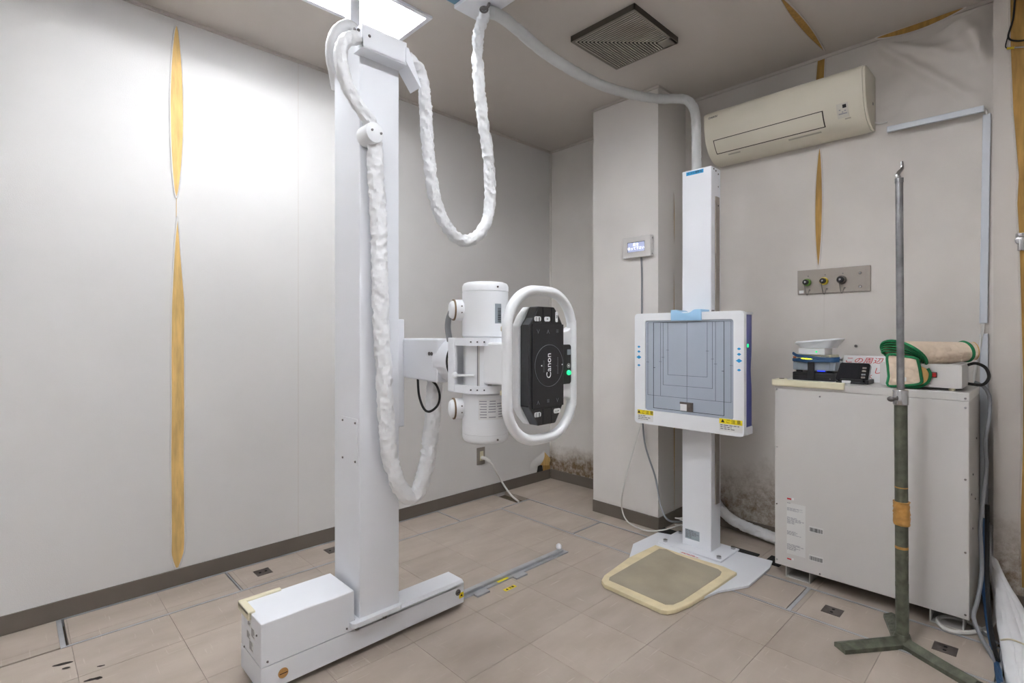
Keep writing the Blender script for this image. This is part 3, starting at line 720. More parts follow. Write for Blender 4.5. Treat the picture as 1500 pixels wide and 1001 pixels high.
for (px, py, t) in ((739, 482, 1.68), (738, 576, 1.68), (740, 592, 1.68)):
    p = T(px, py, t); MB().cyl(p + RT * -.012, p + RT * .05, .008, .010, 14, bev=.002).build('collimator_lever', 'cream', xs, True)
col = MB(); col.box(AX_ + .07, AX_ + .26, TYc - .105, TYc + .105, 1.0, 1.2, bev=.008); col.build('collimator', 'whitep', xs)
# black earth cable loop under the arm
MB().tube([T(612, 556, 2.02), T(614, 580, 2.0), T(621, 599, 1.98), T(630, 603, 1.96), T(641, 594, 1.95), T(644, 580, 1.95), T(640, 566, 1.96), T(633, 558, 1.98)], .0045, 8).build('earth_cable', 'rubber', xs, True)

# sleeved hoses
def hose(name, label, pts, r, m='hose', wr=.30, wl=.050, tw=17., seg=22, seed=0., cat='hose'):
    o = MB().tube(pts, r, seg, wrinkle=wr, wl=wl, twist=tw, step=.005, seed=seed).build(name, m, None, True)
    return tag(o, label, cat)
yl = lambda px, py, Y: WY(px, py, Y)
P1 = [(598, 87, 1.752), (606, 92, 1.752), (615, 106, 1.752), (621, 132, 1.752), (624, 160, 1.752), (625, 186, 1.755), (629, 238, 1.76), (637, 290, 1.765), (652, 329, 1.77), (676, 352, 1.775), (699, 346, 1.775), (714, 321, 1.77), (718, 285, 1.76), (716, 238, 1.75), (709, 186, 1.74), (703, 140, 1.73), (700, 100, 1.725), (699.5, 66, 1.72), (703, 40, 1.715), (711, 20, 1.71)]
hose('sleeved_hose', 'white sleeved hose hanging in a deep loop from the column top', [WY(*p) for p in P1], .0245, seed=3.)
P2 = [(712, 18, 2.28), (728, 21, 2.33), (752, 38, 2.40), (785, 67, 2.50), (820, 92, 2.60), (868, 119, 2.76), (916, 136, 2.92), (964, 144.6, 3.04), (1000, 145, 3.04), (1013, 153, 3.0), (1019, 172, 2.97), (1020, 217, 2.95), (1020.5, 262, 2.94)]
hose('sleeved_hose', 'grey-white hose sagging below the ceiling from the box to the wall stand', [T(*p) for p in P2], lambda s: .026, 'hosegrey', .07, .05, 8., seed=9.)
P3 = [(524, 56, 1.74), (508, 58, 1.735), (499, 78, 1.735), (504, 112, 1.735), (517, 143, 1.738), (531, 164, 1.742), (541, 178, 1.746), (548, 200, 1.748), (550, 250, 1.748), (554, 320, 1.748), (556, 394, 1.748), (558, 476, 1.746), (562, 540, 1.742), (565, 604, 1.738), (571, 668, 1.73), (584, 711, 1.725), (600, 728, 1.72), (613, 718, 1.715), (623, 687, 1.71), (630, 645, 1.705), (634, 604, 1.70), (637, 558, 1.70)]
hose('sleeved_hose', 'white sleeved hose running down the column face and looping up to the arm', [WY(*p) for p in P3], lambda s: .023 if s < .14 else min(.030, .023 + (s - .14) * .08), wr=.2, wl=.035, tw=9., seed=17.)
P4 = [(522, 46, 1.85), (510, 37, 1.86), (495, 44, 1.88), (486, 62, 1.90), (485, 84, 1.94), (489, 106, 2.0), (493, 130, 2.04)]
hose('corrugated_hose', 'short white ribbed hose curling behind the left of the column top', [WY(*p) for p in P4], .021, wr=.05, wl=.02, tw=0., seed=5.)

# ------------------------------------------------------------ wall stand with detector
ws = thing('wall_stand', 'white upright chest X-ray stand with a square detector panel', 'X-ray stand', (2.78, 1.36, 0))
poly = [(921, 820), (927.6, 797), (964, 780), (1002, 787), (1120, 819), (1131.6, 822), (1127.7, 832), (1096.5, 858), (1052, 866), (1010, 884), (985, 880)]
MB().prism([G(x, y, .012) for x, y in poly], (0, 0, -.010)).build('base_plate', 'white', ws)
b = MB(); b.box(2.83, 2.91, 1.40, 1.66, 0, .006); b.box(2.85, 2.96, .975, 1.05, 0, .006); b.box(2.6, 2.85, 1.1, 1.6, 0, .006); b.box(2.86, 2.93, 1.1, 1.25, 0, .006); b.build('rubber_foot', 'rubber', ws)
box('foot_plate', 'white', ws, 2.655, 2.885, 1.19, 1.555, .012, .021, bev=.002)
for x in (2.685, 2.86):
    for y in (1.215, 1.525): MB().cyl((x, y, .02), (x, y, .032), .013, seg=6).build('bolt', 'chrome', ws)
WX0, WX1, WYa, WYb = 2.728, 2.843, 1.277, 1.445
zt = 1.2 + (489 - 256) / 765 * 2.98
post = box('post', 'white', ws, WX0, WX1, WYa, WYb, .02, zt, bev=.004)
box('side_rail', 'outletmetal', post, WX0 + .045, WX0 + .088, WYa - .007, WYa, .27, zt - .16)
for (x, z) in ((.03, -.012), (.055, -.018), (.085, -.03), (.085, -.10)): screw(post, (WX0 + x, WYa, zt + z), (0, -1, 0), .005)
for z in (.75, 1.30, 1.9): screw(post, (WX0 + .07, WYa - .007, z), (0, -1, 0), .005, 'inkdark')
decal('maker_label', 'cyan', post, (WX0, 1.37, zt - .018), MX, PY_, .05, .010); text('▣ 立位撮影台', .014, 'inkdark', post, (WX0 - .0008, 1.37, zt - .018), MX, PY_)
decal('rating_label', 'greybox', post, (WX0, 1.385, .085), MX, PY_, .042, .026); printlines(post, (WX0, 1.385, .085), MX, PY_, .038, .022, 6, 'ink', 3)
DX, DYc, DZc = 2.598, 1.36, 1.002
det = MB().frame(rrect((DX, DYc, DZc), MX, PY_, .31, .312, .02), rrect((DX, DYc - .008, DZc + .019), MX, PY_, .25, .252, .014), (.03, 0, 0)).build('detector_frame', 'whitep', ws, True)
box('detector_body', 'whitep', ws, DX + .028, WX0, 1.08, 1.65, .70, 1.30, bev=.004)
for s in (-1, 1):
    y = DYc + s * .300
    sp = []
    for k in range(13):
        z = .74 + .55 * k / 12; sp.append((DX + .03, y, z)) if False else None
    pts = [(DX + .03, z) for z in (.735, 1.295)] + [(DX + .104 - .012 * math.exp(-((z - 1.02) / .06) ** 2), z) for z in [1.295 - .56 * k / 16 for k in range(17)]]
    MB().prism([(x, y - .006, z) for x, z in pts], (0, .012, 0)).build('side_panel', 'navy', det)
    MB().sph((DX + .055, y + s * .007, 1.14), .010, (1, .3, 1)).build('status_lamp', 'ledgreen', det, True)
    box('corner_block', 'whitep', det, DX + .03, DX + .11, y - .01, y + .008, .695, .735, bev=.003)
    box('corner_block', 'whitep', det, DX + .03, DX + .11, y - .01, y + .008, 1.296, 1.308, bev=.003)
wc_ = Vector((DX + .006, DYc - .008, DZc + .019))
win = MB().prism(rrect(wc_, MX, PY_, .2515, .2535, .014), (.01, 0, 0)).build('detector_window', 'window', ws)
def bars(name, m, segs, th=.0016):
    b = MB()
    for (y0, z0, y1, z1) in segs:
        b.box(DX + .0052, DX + .0061, wc_.y - max(y0, y1) - th / 2, wc_.y - min(y0, y1) + th / 2, min(z0, z1) - th / 2, max(z0, z1) + th / 2)
    return b.build(name, m, win)
ztop = 1.262; segs = []
for hw, zb in ((.112, .975), (.140, .918), (.156, .855), (.236, .855)):
    segs += [(-hw, zb, -hw, ztop), (hw, zb, hw, ztop)]
    if hw != .156: segs.append((-hw, zb, hw, zb))
segs.append((-.236, ztop, .236, ztop)); segs.append((0, .80, 0, ztop))
for hw, z in ((.112, 1.11), (.14, 1.07), (.156, 1.045), (.236, 1.04)): segs += [(-hw - .008, z, -hw + .006, z), (hw - .006, z, hw + .008, z)]
bars('field_lines', 'darkline', segs)
bars('field_lines', 'blackline', [(-.2, .785, .2, .785), (-.2, .785, -.2, ztop), (.2, .785, .2, ztop), (-.2, ztop, .2, ztop), (-.2, 1.01, -.19, 1.01), (.2, 1.01, .19, 1.01)], .0026)
mk = box('marker_holder', 'paper', win, DX - .004, DX + .006, wc_.y - .004, wc_.y + .034, .788, .828, bev=.001)
box('marker_holder', 'liftplate', win, DX - .006, DX + .006, wc_.y - .036, wc_.y - .004, .786, .826, bev=.002); box('marker_holder', 'liftplate', win, DX - .005, DX + .004, wc_.y - .036, wc_.y + .036, .824, .834)
for sy in (-.282, .286):
    for z, sc_ in ((1.125, .75), (1.098, .8), (1.066, 1.15), (1.02, .75)):
        MB().prism([(DX, DYc - sy + .014 * sc_, z), (DX, DYc - sy, z + .009 * sc_), (DX, DYc - sy - .014 * sc_, z), (DX, DYc - sy, z - .009 * sc_)], (-.0008, 0, 0)).build('height_mark', 'cyan', det)
for y, z, hu in ((1.60, .752, .05), (1.115, .757, .058)):
    decal('warning_label', 'paper', det, (DX, y, z - .016), MX, PY_, hu, .032); decal('warning_label', 'yellow', det, (DX - .0007, y, z + .002), MX, PY_, hu, .0125)
    text('▲ ご 注 意', .021, 'inkdark', det, (DX - .0016, y, z + .002), MX, PY_)
    printlines(det, (DX - .0004, y, z - .030), MX, PY_, hu * .9, .014, 3, 'ink', int(y * 100), fill=.4)
# chin rest
cr = MB(); pr = []
for k in range(21):
    u = -1 + k / 10; pr.append((u * .085, .028 - .018 * math.exp(-(u / .45) ** 4)))
pts = [(DX - .012, DYc - .008 - a, 1.300 + bz) for a, bz in pr] + [(DX - .012, DYc - .093, 1.270), (DX - .012, DYc + .077, 1.270)]
cr.prism(pts, (.10, 0, 0), .002).build('chin_rest', 'sky', ws, True)
MB().cyl((2.67, 1.24, 1.30), (2.67, 1.24, 1.325), .008, seg=12).build('knob', 'screw', ws)

# standing mat lying over the base
pad = thing('standing_mat', 'yellowed foam standing mat with a worn grey top before the wall stand', 'mat', G(980, 850, .0))
po = [(960, 798.5), (921, 817), (885, 843), (881, 850), (885, 856), (968, 893.5), (977, 895), (990, 893), (1013, 883), (1050, 860), (1079.6, 839), (1060, 830), (1000, 812)]
padz = lambda X, d=0.: .021 + d + max(0., X - 2.07) / .57 * .004
def onpad(x, y, d=0.):
    p = G(x, y, .02)
    for _ in range(8): p = G(x, y, padz(p.x, d))
    return p
MB().prism([onpad(x, y) for x, y in po], (0, 0, -.0195), .003).build('foam_base', 'mat_rim', pad)
pi_ = [(966, 804), (893, 846), (892, 850), (975, 886), (986, 886), (1000, 880), (1055, 843), (1057, 838), (1052, 834), (990, 812), (976, 805)]
MB().prism([onpad(x, y, .001) for x, y in pi_], (0, 0, -.003)).build('worn_top', 'mat_top', pad)
dl = onpad(1011, 814, .0015); decal('warning_label', 'paper', pad, dl, (0, -1, 0), Vector((1, 0, .007)).normalized(), .06, .010); 
printlines(pad, dl, (0, -1, 0), Vector((1, 0, .007)).normalized(), .05, .008, 2, 'red', 5)

# ------------------------------------------------------------ air conditioner
ay0, ay1 = .628, 1.442
acn = thing('air_conditioner', 'aged ivory wall air conditioner above the gas outlets', 'air conditioner', (XA - .1, (ay0 + ay1) / 2, 2.235))
prof = [(.0, 2.237), (.05, 2.234), (.10, 2.243), (.145, 2.270), (.178, 2.305), (.202, 2.350), (.216, 2.40), (.2215, 2.45), (.221, 2.488), (.213, 2.503), (.195, 2.510), (.14, 2.512), (0, 2.512)]
def pcurve(pr, k=6):
    s = spline([Vector((d, 0, z)) for d, z in pr[:11]], .012); return [(v.x, v.z) for v in s] + list(pr[11:])
pf = pcurve(prof)
MB().prism([(XA - d, ay0 + .012, z) for d, z in pf], (0, ay1 - ay0 - .024, 0)).build('body', 'ac', acn, True)
for y in (ay0, ay1 - .012):
    MB().prism([(XA - d * .985, y, 2.3725 + (z - 2.3725) * .985) for d, z in pf], (0, .0118, 0), .002).build('end_cap', 'ac', acn, True)
def at_z(z):            # depth of the front at a height (lower half)
    lo = [(d, q) for d, q in pf if d > .04 and q < 2.45]; lo.sort(key=lambda t: t[1])
    for (d0, q0), (d1, q1) in zip(lo, lo[1:]):
        if q0 <= z <= q1: return d0 + (d1 - d0) * (z - q0) / (q1 - q0 + 1e-9)
    return .2
def skin(name, m, y0, y1, z0, z1, off, parent=acn):
    return MB().grid(lambda u, v: (lambda z: Vector((XA - at_z(z) - off, y0 + (y1 - y0) * u, z - off * .5)))(z0 + (z1 - z0) * v), 2, 10).build(name, m, parent, True, thick=.0012)
skin('louver_gap', 'acdark', .815, 1.392, 2.272, 2.342, .0012); lv = skin('louver', 'ac', .820, 1.387, 2.2755, 2.3385, .0032)
skin('display', 'acscreen', .705, .755, 2.290, 2.352, .0016); skin('display_window', 'inkdark', .712, .728, 2.330, 2.345, .003)
for z0, y0, y1 in ((2.316, .715, .722), (2.322, .738, .745), (2.305, .712, .748), (2.312, .728, .733)): skin('print', 'inkpale', y0, y1, z0, z0 + .004, .003)
skin('print', 'acprint', .70, .725, 2.282, 2.286, .0016); skin('print', 'acprint', .84, 1.0, 2.256, 2.261, .0016); skin('print', 'acprint', 1.26, 1.33, 2.258, 2.263, .0016)
text('DAIKIN', .016, 'inkdark', acn, (XA - .2225, 1.385, 2.470), MX, PY_, shear=.3)
b = MB().tube([(XA - .02, ay0 - .0, 2.275), (XA - .012, ay0 - .02, 2.268), (XA - .01, ay0 - .05, 2.268)], .004, 8).build('power_lead', 'whitecable', acn, True)
MB().cyl((XA - .06, ay0 - .001, 2.36), (XA - .06, ay0 + .003, 2.36), .008, seg=14).build('side_screw', 'screw', acn, True)

# raceways
def raceway(label, p, q, wd=.028):
    p = Vector(p); q = Vector(q); d = (q - p).normalized(); s = Vector((1, 0, 0)).cross(d).normalized()
    t = MB().prism([p + s * wd / 2, q + s * wd / 2, q - s * wd / 2, p - s * wd / 2], (-.018, 0, 0), .003).build('cable_raceway', 'raceway', None)
    return tag(t, label, 'raceway')
XW = XA - .0005
raceway('pale sloping cable raceway running right from the air conditioner', WX(1300, 191, XW - .034), WX(1442, 160, XW - .034)).location.x -= .0
ra = tag(raceway('pale vertical cable raceway near the right corner of the wall', WX(1446, 168, XW), WX(1441, 474, XW)), None)
tag(MB().tube([WX(1441, 158, XW - .02), WX(1445, 162, XW - .022), WX(1446, 170, XW - .012)], .004, 8).build('raceway_cable', 'whitecable', None, True), 'short white cable bridging the two raceways', 'cable')
tag(MB().tube([WX(1440, 474, XW - .02), WX(1437, 500, XW - .02), WX(1430, 535, XW - .02), WX(1427, 556, XW - .02), WX(1428, 580, XW - .02)], .005, 8).build('wall_cable', 'whitecable', None, True), 'white cable dropping from the raceway behind the cabinet', 'cable')
tag(MB().box(XW - .02, XW, WX(1441, 600, XW).y - .016, WX(1441, 600, XW).y + .012, .3, 1.20, bev=.003).build('cable_raceway', 'raceway', None), 'pale lower raceway behind the right end of the cabinet', 'raceway')

# gas outlets
gp = [WX(1169, 397, XW), WX(1276, 389, XW), WX(1276, 427, XW), WX(1169, 431, XW)]
gz0, gz1 = gp[3].z, gp[0].z
gz1 = (gp[0].z + gp[1].z) / 2; gz0 = (gp[3].z + gp[2].z) / 2
go = thing('gas_outlet_panel', 'metal wall plate with green, yellow and black gas outlets', 'outlet panel', (XA, (gp[0].y + gp[1].y) / 2, gz0))
box('plate', 'outletmetal', go, XW - .012, XW, gp[1].y, gp[0].y, gz0, gz1, bev=.002)
box('end_plate', 'outletmetal', go, XW - .014, XW - .012, gp[1].y + .018, gp[1].y + .02, gz0 + .006, gz1 - .006)
XO = XW - .012
for px, py, m, r in ((1180, 413.5, 'gasgreen', .019), (1205, 411.5, 'gasyellow', .019), (1231, 409.5, 'blackp', .021)):
    c = WX(px, py, XO - .03); c.x = XO
    ob = MB().cyl(c, c + Vector((-.022, 0, 0)), r + .002, r, 24, bev=.002).build('gas_outlet', m if m != 'blackp' else 'liftplate', go, True)
    MB().cyl(c + Vector((-.022, 0, 0)), c + Vector((-.038, 0, 0)), r * .82, r * .75, 24, bev=.002).build('cap', 'blackp', ob, True)
    MB().cyl(c + Vector((-.038, 0, 0)), c + Vector((-.042, 0, 0)), .005, seg=12).build('pin', 'chrome', ob, True)
    k = c + Vector((-.040, .004, 0))
    MB().tube([k, k + Vector((.01, 0, -.03)), k + Vector((.022, -.002, -.060)), k + Vector((.024, -.008, -.072)), k + Vector((.024, -.014, -.058)), k + Vector((.03, -.016, -.043))], .0014, 6).build('chain', 'screw', ob, True)
    MB().cyl((XO, c.y - .013, c.z - .043), (XO - .008, c.y - .013, c.z - .043), .004, seg=8).build('chain_screw', 'screw', ob)
    screw(go, (XO, c.y - .004, c.z + .034), (-1, 0, 0), .004)
for py in (400, 420): c = WX(1260, py, XO); MB().sph(c, .008).build('screw', 'chrome', go, True)
c = WX(1174, 428, XO); decal('number_tag', 'paper', go, c, MX, PY_, .012, .008)

# display box on the pillar
db0, db1 = WX(912, 362, PX0 - .035), WX(953, 362, PX0 - .035)
dz0, dz1 = WX(953, 374.5, PX0 - .035).z, WX(953, 343, PX0 - .035).z
ds = thing('display_box', 'small pale grey message display box mounted on the pillar', 'display', (PX0, (db0.y + db1.y) / 2, dz0))
bd = box('case', 'cabinet', ds, PX0 - .036, PX0, db1.y, db0.y, dz0, dz1, bev=.005)
cyy = (db0.y + db1.y) / 2 + .002; czz = (dz0 + dz1) / 2
MB().prism(rrect((PX0 - .0362, cyy, czz), MX, PY_, .062, .031, .002), (-.0006, 0, 0)).build('screen_bezel', 'inkdark', ds)
sc_ = MB().prism(rrect((PX0 - .0366, cyy - .001, czz - .001), MX, PY_, .060, .029, .002), (-.0006, 0, 0)).build('screen', 'lcd', ds)
text('息を', .022, 'lcdtext', ds, (PX0 - .0376, cyy, czz + .013), MX, PY_); text('吸って下さい', .020, 'lcdtext', ds, (PX0 - .0376, cyy - .001, czz - .010), MX, PY_)
for z in (dz0 + .015, dz1 - .02): MB().sph((PX0 - .015, db1.y, z), .005).build('screw', 'chrome', ds)
ky = WX(939, 384, PX0 - .01).y
tag(MB().tube([(PX0 - .008, ky, dz0 + .002), (PX0 - .007, ky - .004, dz0 - .1), (PX0 - .007, ky - .004, dz0 - .3), (PX0 - .02, ky - .012, .9), (PX0 - .03, ky - .035, .55), T(960, 700, 3.10), T(968, 742, 3.05), T(980, 763, 3.0), G(1004, 764, .03), G(1012, 766, .026)], .0055, 8, step=.015).build('signal_cable', 'greycable', None, True), 'grey cable hanging from the display box down the pillar', 'cable')
tag(MB().tube([WX(939, 621, 2.67), WX(931, 648, 2.67), WX(919, 690, 2.66), WX(912, 722, 2.66), G(911, 746, .08), G(920, 765, .025), G(944, 777, .012), G(970, 777, .03), G(1000, 770, .045), (2.75, 1.452, .06)], .0042, 8, step=.015).build('detector_cable', 'whitecable', None, True), 'thin white cable drooping from the detector to the floor', 'cable')
cg = G(996, 770, .05)
tag(MB().tube([cg + Vector((.025 * math.cos(k * .8) * (1 - .02 * k), .028 * math.sin(k * .8), -.012 + .005 * k)) for k in range(14)], .004, 6, step=.01).build('coiled_cable', 'whitecable', None, True), 'coiled white cable lying beside the wall stand post', 'cable')
PF = [(3.10, 1.42, .055), (3.12, 1.33, .06), (3.11, 1.24, .045), (3.08, 1.12, .034), (3.06, 1.0, .032), (3.04, .9, .032)]
hose('sleeved_hose', 'white sleeved hose lying on the floor between wall stand and cabinet', [WX(1044, 728, 3.13), WX(1054, 744, 3.13), WX(1068, 758, 3.13), WX(1086, 769, 3.13), WX(1110, 779, 3.13), WX(1138, 790, 3.12), WX(1165, 799, 3.10)], .031, 'hose', .15, .05, 10, seed=31.)
tag(MB().tube([G(1050, 768, .006), G(1080, 775, .006), G(1110, 785, .006), G(1140, 797, .006)], .004, 6).build('floor_cable', 'whitecable', None, True), 'thin white cable on the floor behind the wall stand', 'cable')

# wall socket
wo = WY(704, 668, YL)
so = thing('wall_socket', 'brown metal wall socket with a white plug above the skirting', 'socket', (wo.x, YL, wo.z - .07))
box('plate', 'outletmetal', so, wo.x - .038, wo.x + .038, YL - .006, YL, wo.z - .062, wo.z + .062, bev=.002)
box('insert', 'cream', so, wo.x - .012, wo.x + .02, YL - .010, YL - .005, wo.z - .034, wo.z + .034, bev=.001)
tag(MB().tube([(wo.x + .003, YL - .012, wo.z - .012), (wo.x + .008, YL - .05, wo.z - .015), (wo.x + .03, YL - .09, wo.z - .05), WY(726, 690, 2.80), G(738, 711, .06), G(750, 727, .015), G(760, 735, -.012)], lambda s: .013 if s < .12 else .007, 8, step=.008).build('extension_cord', 'whitecable', None, True), 'white power cord running from the wall socket into the floor hole', 'cord')

# ------------------------------------------------------------ grey cabinet
cx0, cy0, cy1, cz0, cz1 = 2.735, .227, .955, .062, .965
cx1 = 3.13
cab = thing('generator_cabinet', 'large grey-white metal generator cabinet standing against the right wall', 'cabinet', (2.93, .59, 0))
box('body', 'cabinet', cab, cx0 + .004, cx1, cy0, cy1, cz0, cz1 - .034, bev=.002)
box('lid', 'cabinet', cab, cx0, cx1, cy0 - .001, cy1 + .001, cz1 - .034, cz1, bev=.003)
box('front_panel', 'cabinet', cab, cx0, cx0 + .006, cy0 + .001, cy1 - .001, cz0 + .002, cz1 - .0352, bev=.002)
b = MB(); b.box(cx0 - .012, cx0 + .02, .655, cy1 + .012, cz1 - .022, cz1 + .010, bev=.006); b.box(cx0 - .01, cx0 + .09, cy1 - .03, cy1 + .012, cz1 - .004, cz1 + .010, bev=.004); b.build('edge_guard', 'cream', cab)
MB().cyl((cx0 + .06, cy1 - .012, cz1 + .008), (cx0 + .06, cy1 - .012, cz1 + .0115), .012, seg=14).build('pad', 'rubber', cab)
for y, zs in ((cy1 - .010, (.925, .64, .36, .085)), (cy0 + .012, (.942, .905, .62, .33, .083)), (cy1 - .2, (.905, .075))):
    for z in zs: screw(cab, (cx0, y, z), (-1, 0, 0), .005, 'chrome')
for x, z in ((2.86, .62), (2.80, .55), (2.95, .5), (2.85, .4), (3.0, .75)): screw(cab, (x, cy0, z), (0, -1, 0), .005)
for y in (.86, .30):
    b = MB(); b.box(cx0 + .03, cx1 - .05, y - .055, y - .05, 0, cz0); b.box(cx0 + .03, cx1 - .05, y + .05, y + .055, 0, cz0); b.box(cx0 + .03, cx1 - .05, y - .055, y + .055, 0, .005)
    b.build('skid', 'cabinet', cab)
fx = lambda px, py: WX(px, py, cx0)
def cl_label(x0, y0, x1, y1, m='paper'):
    a, b_ = fx(x0, y0), fx(x1, y1); c = (a + b_) / 2; hu, hv = abs(a.y - b_.y) / 2, abs(a.z - b_.z) / 2
    return (cx0, c.y, c.z), hu, hv
c, hu, hv = cl_label(1152.5, 736, 1180, 818); decal('rating_label', 'palelabel', cab, c, MX, PY_, hu, hv)
for (x0, y0, x1, y1, rows, sd) in ((1153, 736, 1163, 740, 1, 1), (1153, 743, 1176, 753, 5, 2), (1153, 757, 1178, 773, 6, 3), (1153, 777, 1176, 789, 5, 4), (1153, 796, 1178, 812, 6, 5)):
    c, hu, hv = cl_label(x0, y0, x1, y1); printlines(cab, c, MX, PY_, hu, hv, rows, 'inkpale', sd, th=.0012, fill=.55)
for y in (731, 819): c, hu, hv = cl_label(1153, y - 1.7, 1159, y + 1.7); decal('maker_mark', 'red', cab, c, MX, PY_, hu, hv, .0014); c2, h2, v2 = cl_label(1160, y - 1.5, 1163, y + 2.5); decal('maker_mark', 'paper', cab, c2, MX, PY_, h2, v2, .0014)
for y in (776, 818):
    c, hu, hv = cl_label(1185, y - 4, 1206, y + 6); hv = .015; decal('barcode_label', 'palelabel', cab, c, MX, PY_, hu, hv); printlines(cab, (c[0], c[1], c[2] - hv * .15), MX, PY_, hu * .9, hv * .6, 1, 'inkdark', y, th=.0012, bars=True)

# things on the cabinet
zc = cz1 + .0005
rec = thing('recorder', 'flat black recorder box at the bottom of the router stack', 'recorder', (2.98, .83, zc))
box('body', 'blackp', rec, 2.895, 3.07, .735, .925, zc, zc + .040, bev=.003)
for z in (.012, .026): box('front_slot', 'rubber', rec, 2.8935, 2.896, .75, .915, zc + z, zc + z + .004)
decal('badge', 'paper', rec, (2.895, .835, zc + .010), MX, PY_, .009, .006); screw(rec, (2.895, .755, zc + .012), (-1, 0, 0), .004)
hb = thing('network_switch', 'grey network box with blue glow resting on the black recorder', 'network box', (2.98, .83, zc + .0405))
box('body', 'greybox', hb, 2.90, 3.06, .735, .925, zc + .050, zc + .094, bev=.005)
for y in (.76, .90): box('foot', 'rubber', hb, 2.91, 2.93, y - .012, y + .012, zc + .0405, zc + .050)
box('light_strip', 'ledblue', hb, 2.899, 2.902, .778, .812, zc + .047, zc + .050)
for y in (.76, .905): box('rib', 'greybox', hb, 2.897, 2.90, y - .003, y + .003, zc + .055, zc + .09)
sp = box('strap', 'blackp', None, 2.884, 2.8925, .822, .852, zc + .002, zc + .100, bev=.002); tag(sp, 'black strap standing across the front of the router stack', 'strap')
ph = thing('patch_hub', 'cream hub with lit yellow ports under blue cables', 'network hub', (2.98, .83, zc + .0945))
box('body', 'cream', ph, 2.915, 3.05, .755, .915, zc + .0945, zc + .127, bev=.003)
for k in range(5): box('port', 'ledyellow' if k in (1, 2, 3) else 'rubber', ph, 2.9135, 2.916, .905 - .017 * k - .012, .905 - .017 * k, zc + .101, zc + .110)
box('port', 'orange', ph, 2.913, 2.93, .915, .928, zc + .10, zc + .118)
for k in range(4): box('vent_slot', 'ink', ph, 2.9142, 2.916, .765, .80, zc + .112 + .0035 * k, zc + .1135 + .0035 * k)
for i, z in enumerate((.098, .104, .120, .125)):
    pts = [(2.905, .925, zc + z + (.012 if i > 1 else 0)), (2.893, .90, zc + z), (2.8885, .85, zc + z - .004), (2.889, .79, zc + z - (.012 if i > 1 else 0)), (2.895, .745, zc + z - (.012 if i > 1 else .0)), (2.92, .72, zc + z + .002 - (.012 if i > 1 else .0))]
    tag(MB().tube(pts, .005, 8).build('network_cable', 'bluecable', None, True), ('lowest', 'second lowest', 'third lowest', 'topmost')[i] + ' blue network cable across the router stack front', 'cable', 'blue network cables on the router stack')
    MB().box(2.915, 2.925, .708, .720, zc + z - (.014 if i > 1 else .0) - .002, zc + z + .006 - (.014 if i > 1 else 0)).build('plug', 'paper', bpy.data.objects[-1] if False else [o for o in COL.objects if o.name.startswith('network_cable')][-1])
mc = thing('media_converter', 'small white box with a green light under the router', 'converter', (2.98, .84, zc + .128))
box('body', 'paper', mc, 2.905, 3.03, .780, .900, zc + .128, zc + .160, bev=.003); MB().sph((2.9045, .818, zc + .144), .0045).build('indicator_lamp', 'ledgreen', mc, True)
rt = thing('wifi_router', 'white dished router tilted on top of the stack', 'router', (2.98, .82, zc + .161))
def rp(u, v, top):
    a = u * 2 - 1; c_ = v * 2 - 1; s = 1.0 if top else .72
    sq = lambda q: math.copysign(abs(q) ** .8, q)
    return Vector((2.975 + .08 * c_ * s, .822 - .095 * a * s, zc + (.186 - .010 * (1 - a * a) * .6 + .008 * a + .010 * c_ if top else .163 + .004 * c_)))
b = MB()
ot = rrect((2.975, .822, zc + .196), MX, (1, 0, 0), .098, .085, .03); ob_ = rrect((2.975, .825, zc + .162), MX, (1, 0, 0), .068, .06, .02); ot2 = [p + Vector((0, 0, .007)) for p in rrect((2.975, .822, zc + .196), MX, (1, 0, 0), .093, .08, .03)]
tl = lambda p: Vector((p.x, p.y, p.z + (.822 - p.y) * .10))
nn_ = len(ot); V = [[b.bm.verts.new(tl(p)) if q else b.bm.verts.new(p) for p in L_] for q, L_ in enumerate((ob_, ot, ot2))]
for a_, c_ in ((0, 1), (1, 2)):
    for i in range(nn_): b.bm.faces.new((V[a_][i], V[a_][(i + 1) % nn_], V[c_][(i + 1) % nn_], V[c_][i]))
b.bm.faces.new(V[0][::-1]); b.bm.faces.new(V[2]); b.build('shell', 'whitep', rt, False)

# black phone-like terminal on a stand
ter = thing('terminal', 'black tilted desk terminal with a blank screen beside the routers', 'terminal', (2.88, .655, zc))
def tp(a, s, dn): return Vector((2.845 + .055 * s + dn * .9, .655 - a, zc + .014 + .082 * s - dn * .35))
MB().prism([tp(-.060, 0, 0), tp(.058, 0, 0), tp(.066, .12, 0), tp(.066, .92, 0), tp(.058, 1, 0), tp(-.052, 1, 0), tp(-.058, .92, 0), tp(-.066, .1, 0)], Vector((.028, 0, -.010)), .003).build('body', 'black', ter)
nrm_ = (tp(1, 0, 0) - tp(0, 0, 0)).cross(tp(0, 1, 0) - tp(0, 0, 0)).normalized()
MB().prism([tp(-.056, .1, 0), tp(.025, .1, 0), tp(.025, .9, 0), tp(-.05, .9, 0)], nrm_ * .001).build('screen', 'screen', ter)
for s_, a_ in ((.72, .045), (.55, .045), (.36, .045), (.2, .045)):
    MB().prism([tp(a_ - .008, s_ - .05, 0), tp(a_ + .008, s_ - .05, 0), tp(a_ + .008, s_ + .05, 0), tp(a_ - .008, s_ + .05, 0)], nrm_ * .0012).build('key', 'ink' if s_ in (.36,) else 'liftplate', ter)
b = MB(); b.box(2.835, 2.90, .60, .715, zc, zc + .008, bev=.002); b.box(2.84, 2.87, .61, .70, zc + .008, zc + .022, bev=.002); b.box(2.84, 2.95, .585, .60, zc, zc + .02, bev=.003); b.build('stand', 'blackp', ter)
box('stand_pad', 'paper', ter, 2.832, 2.842, .655, .69, zc + .002, zc + .014, bev=.001)

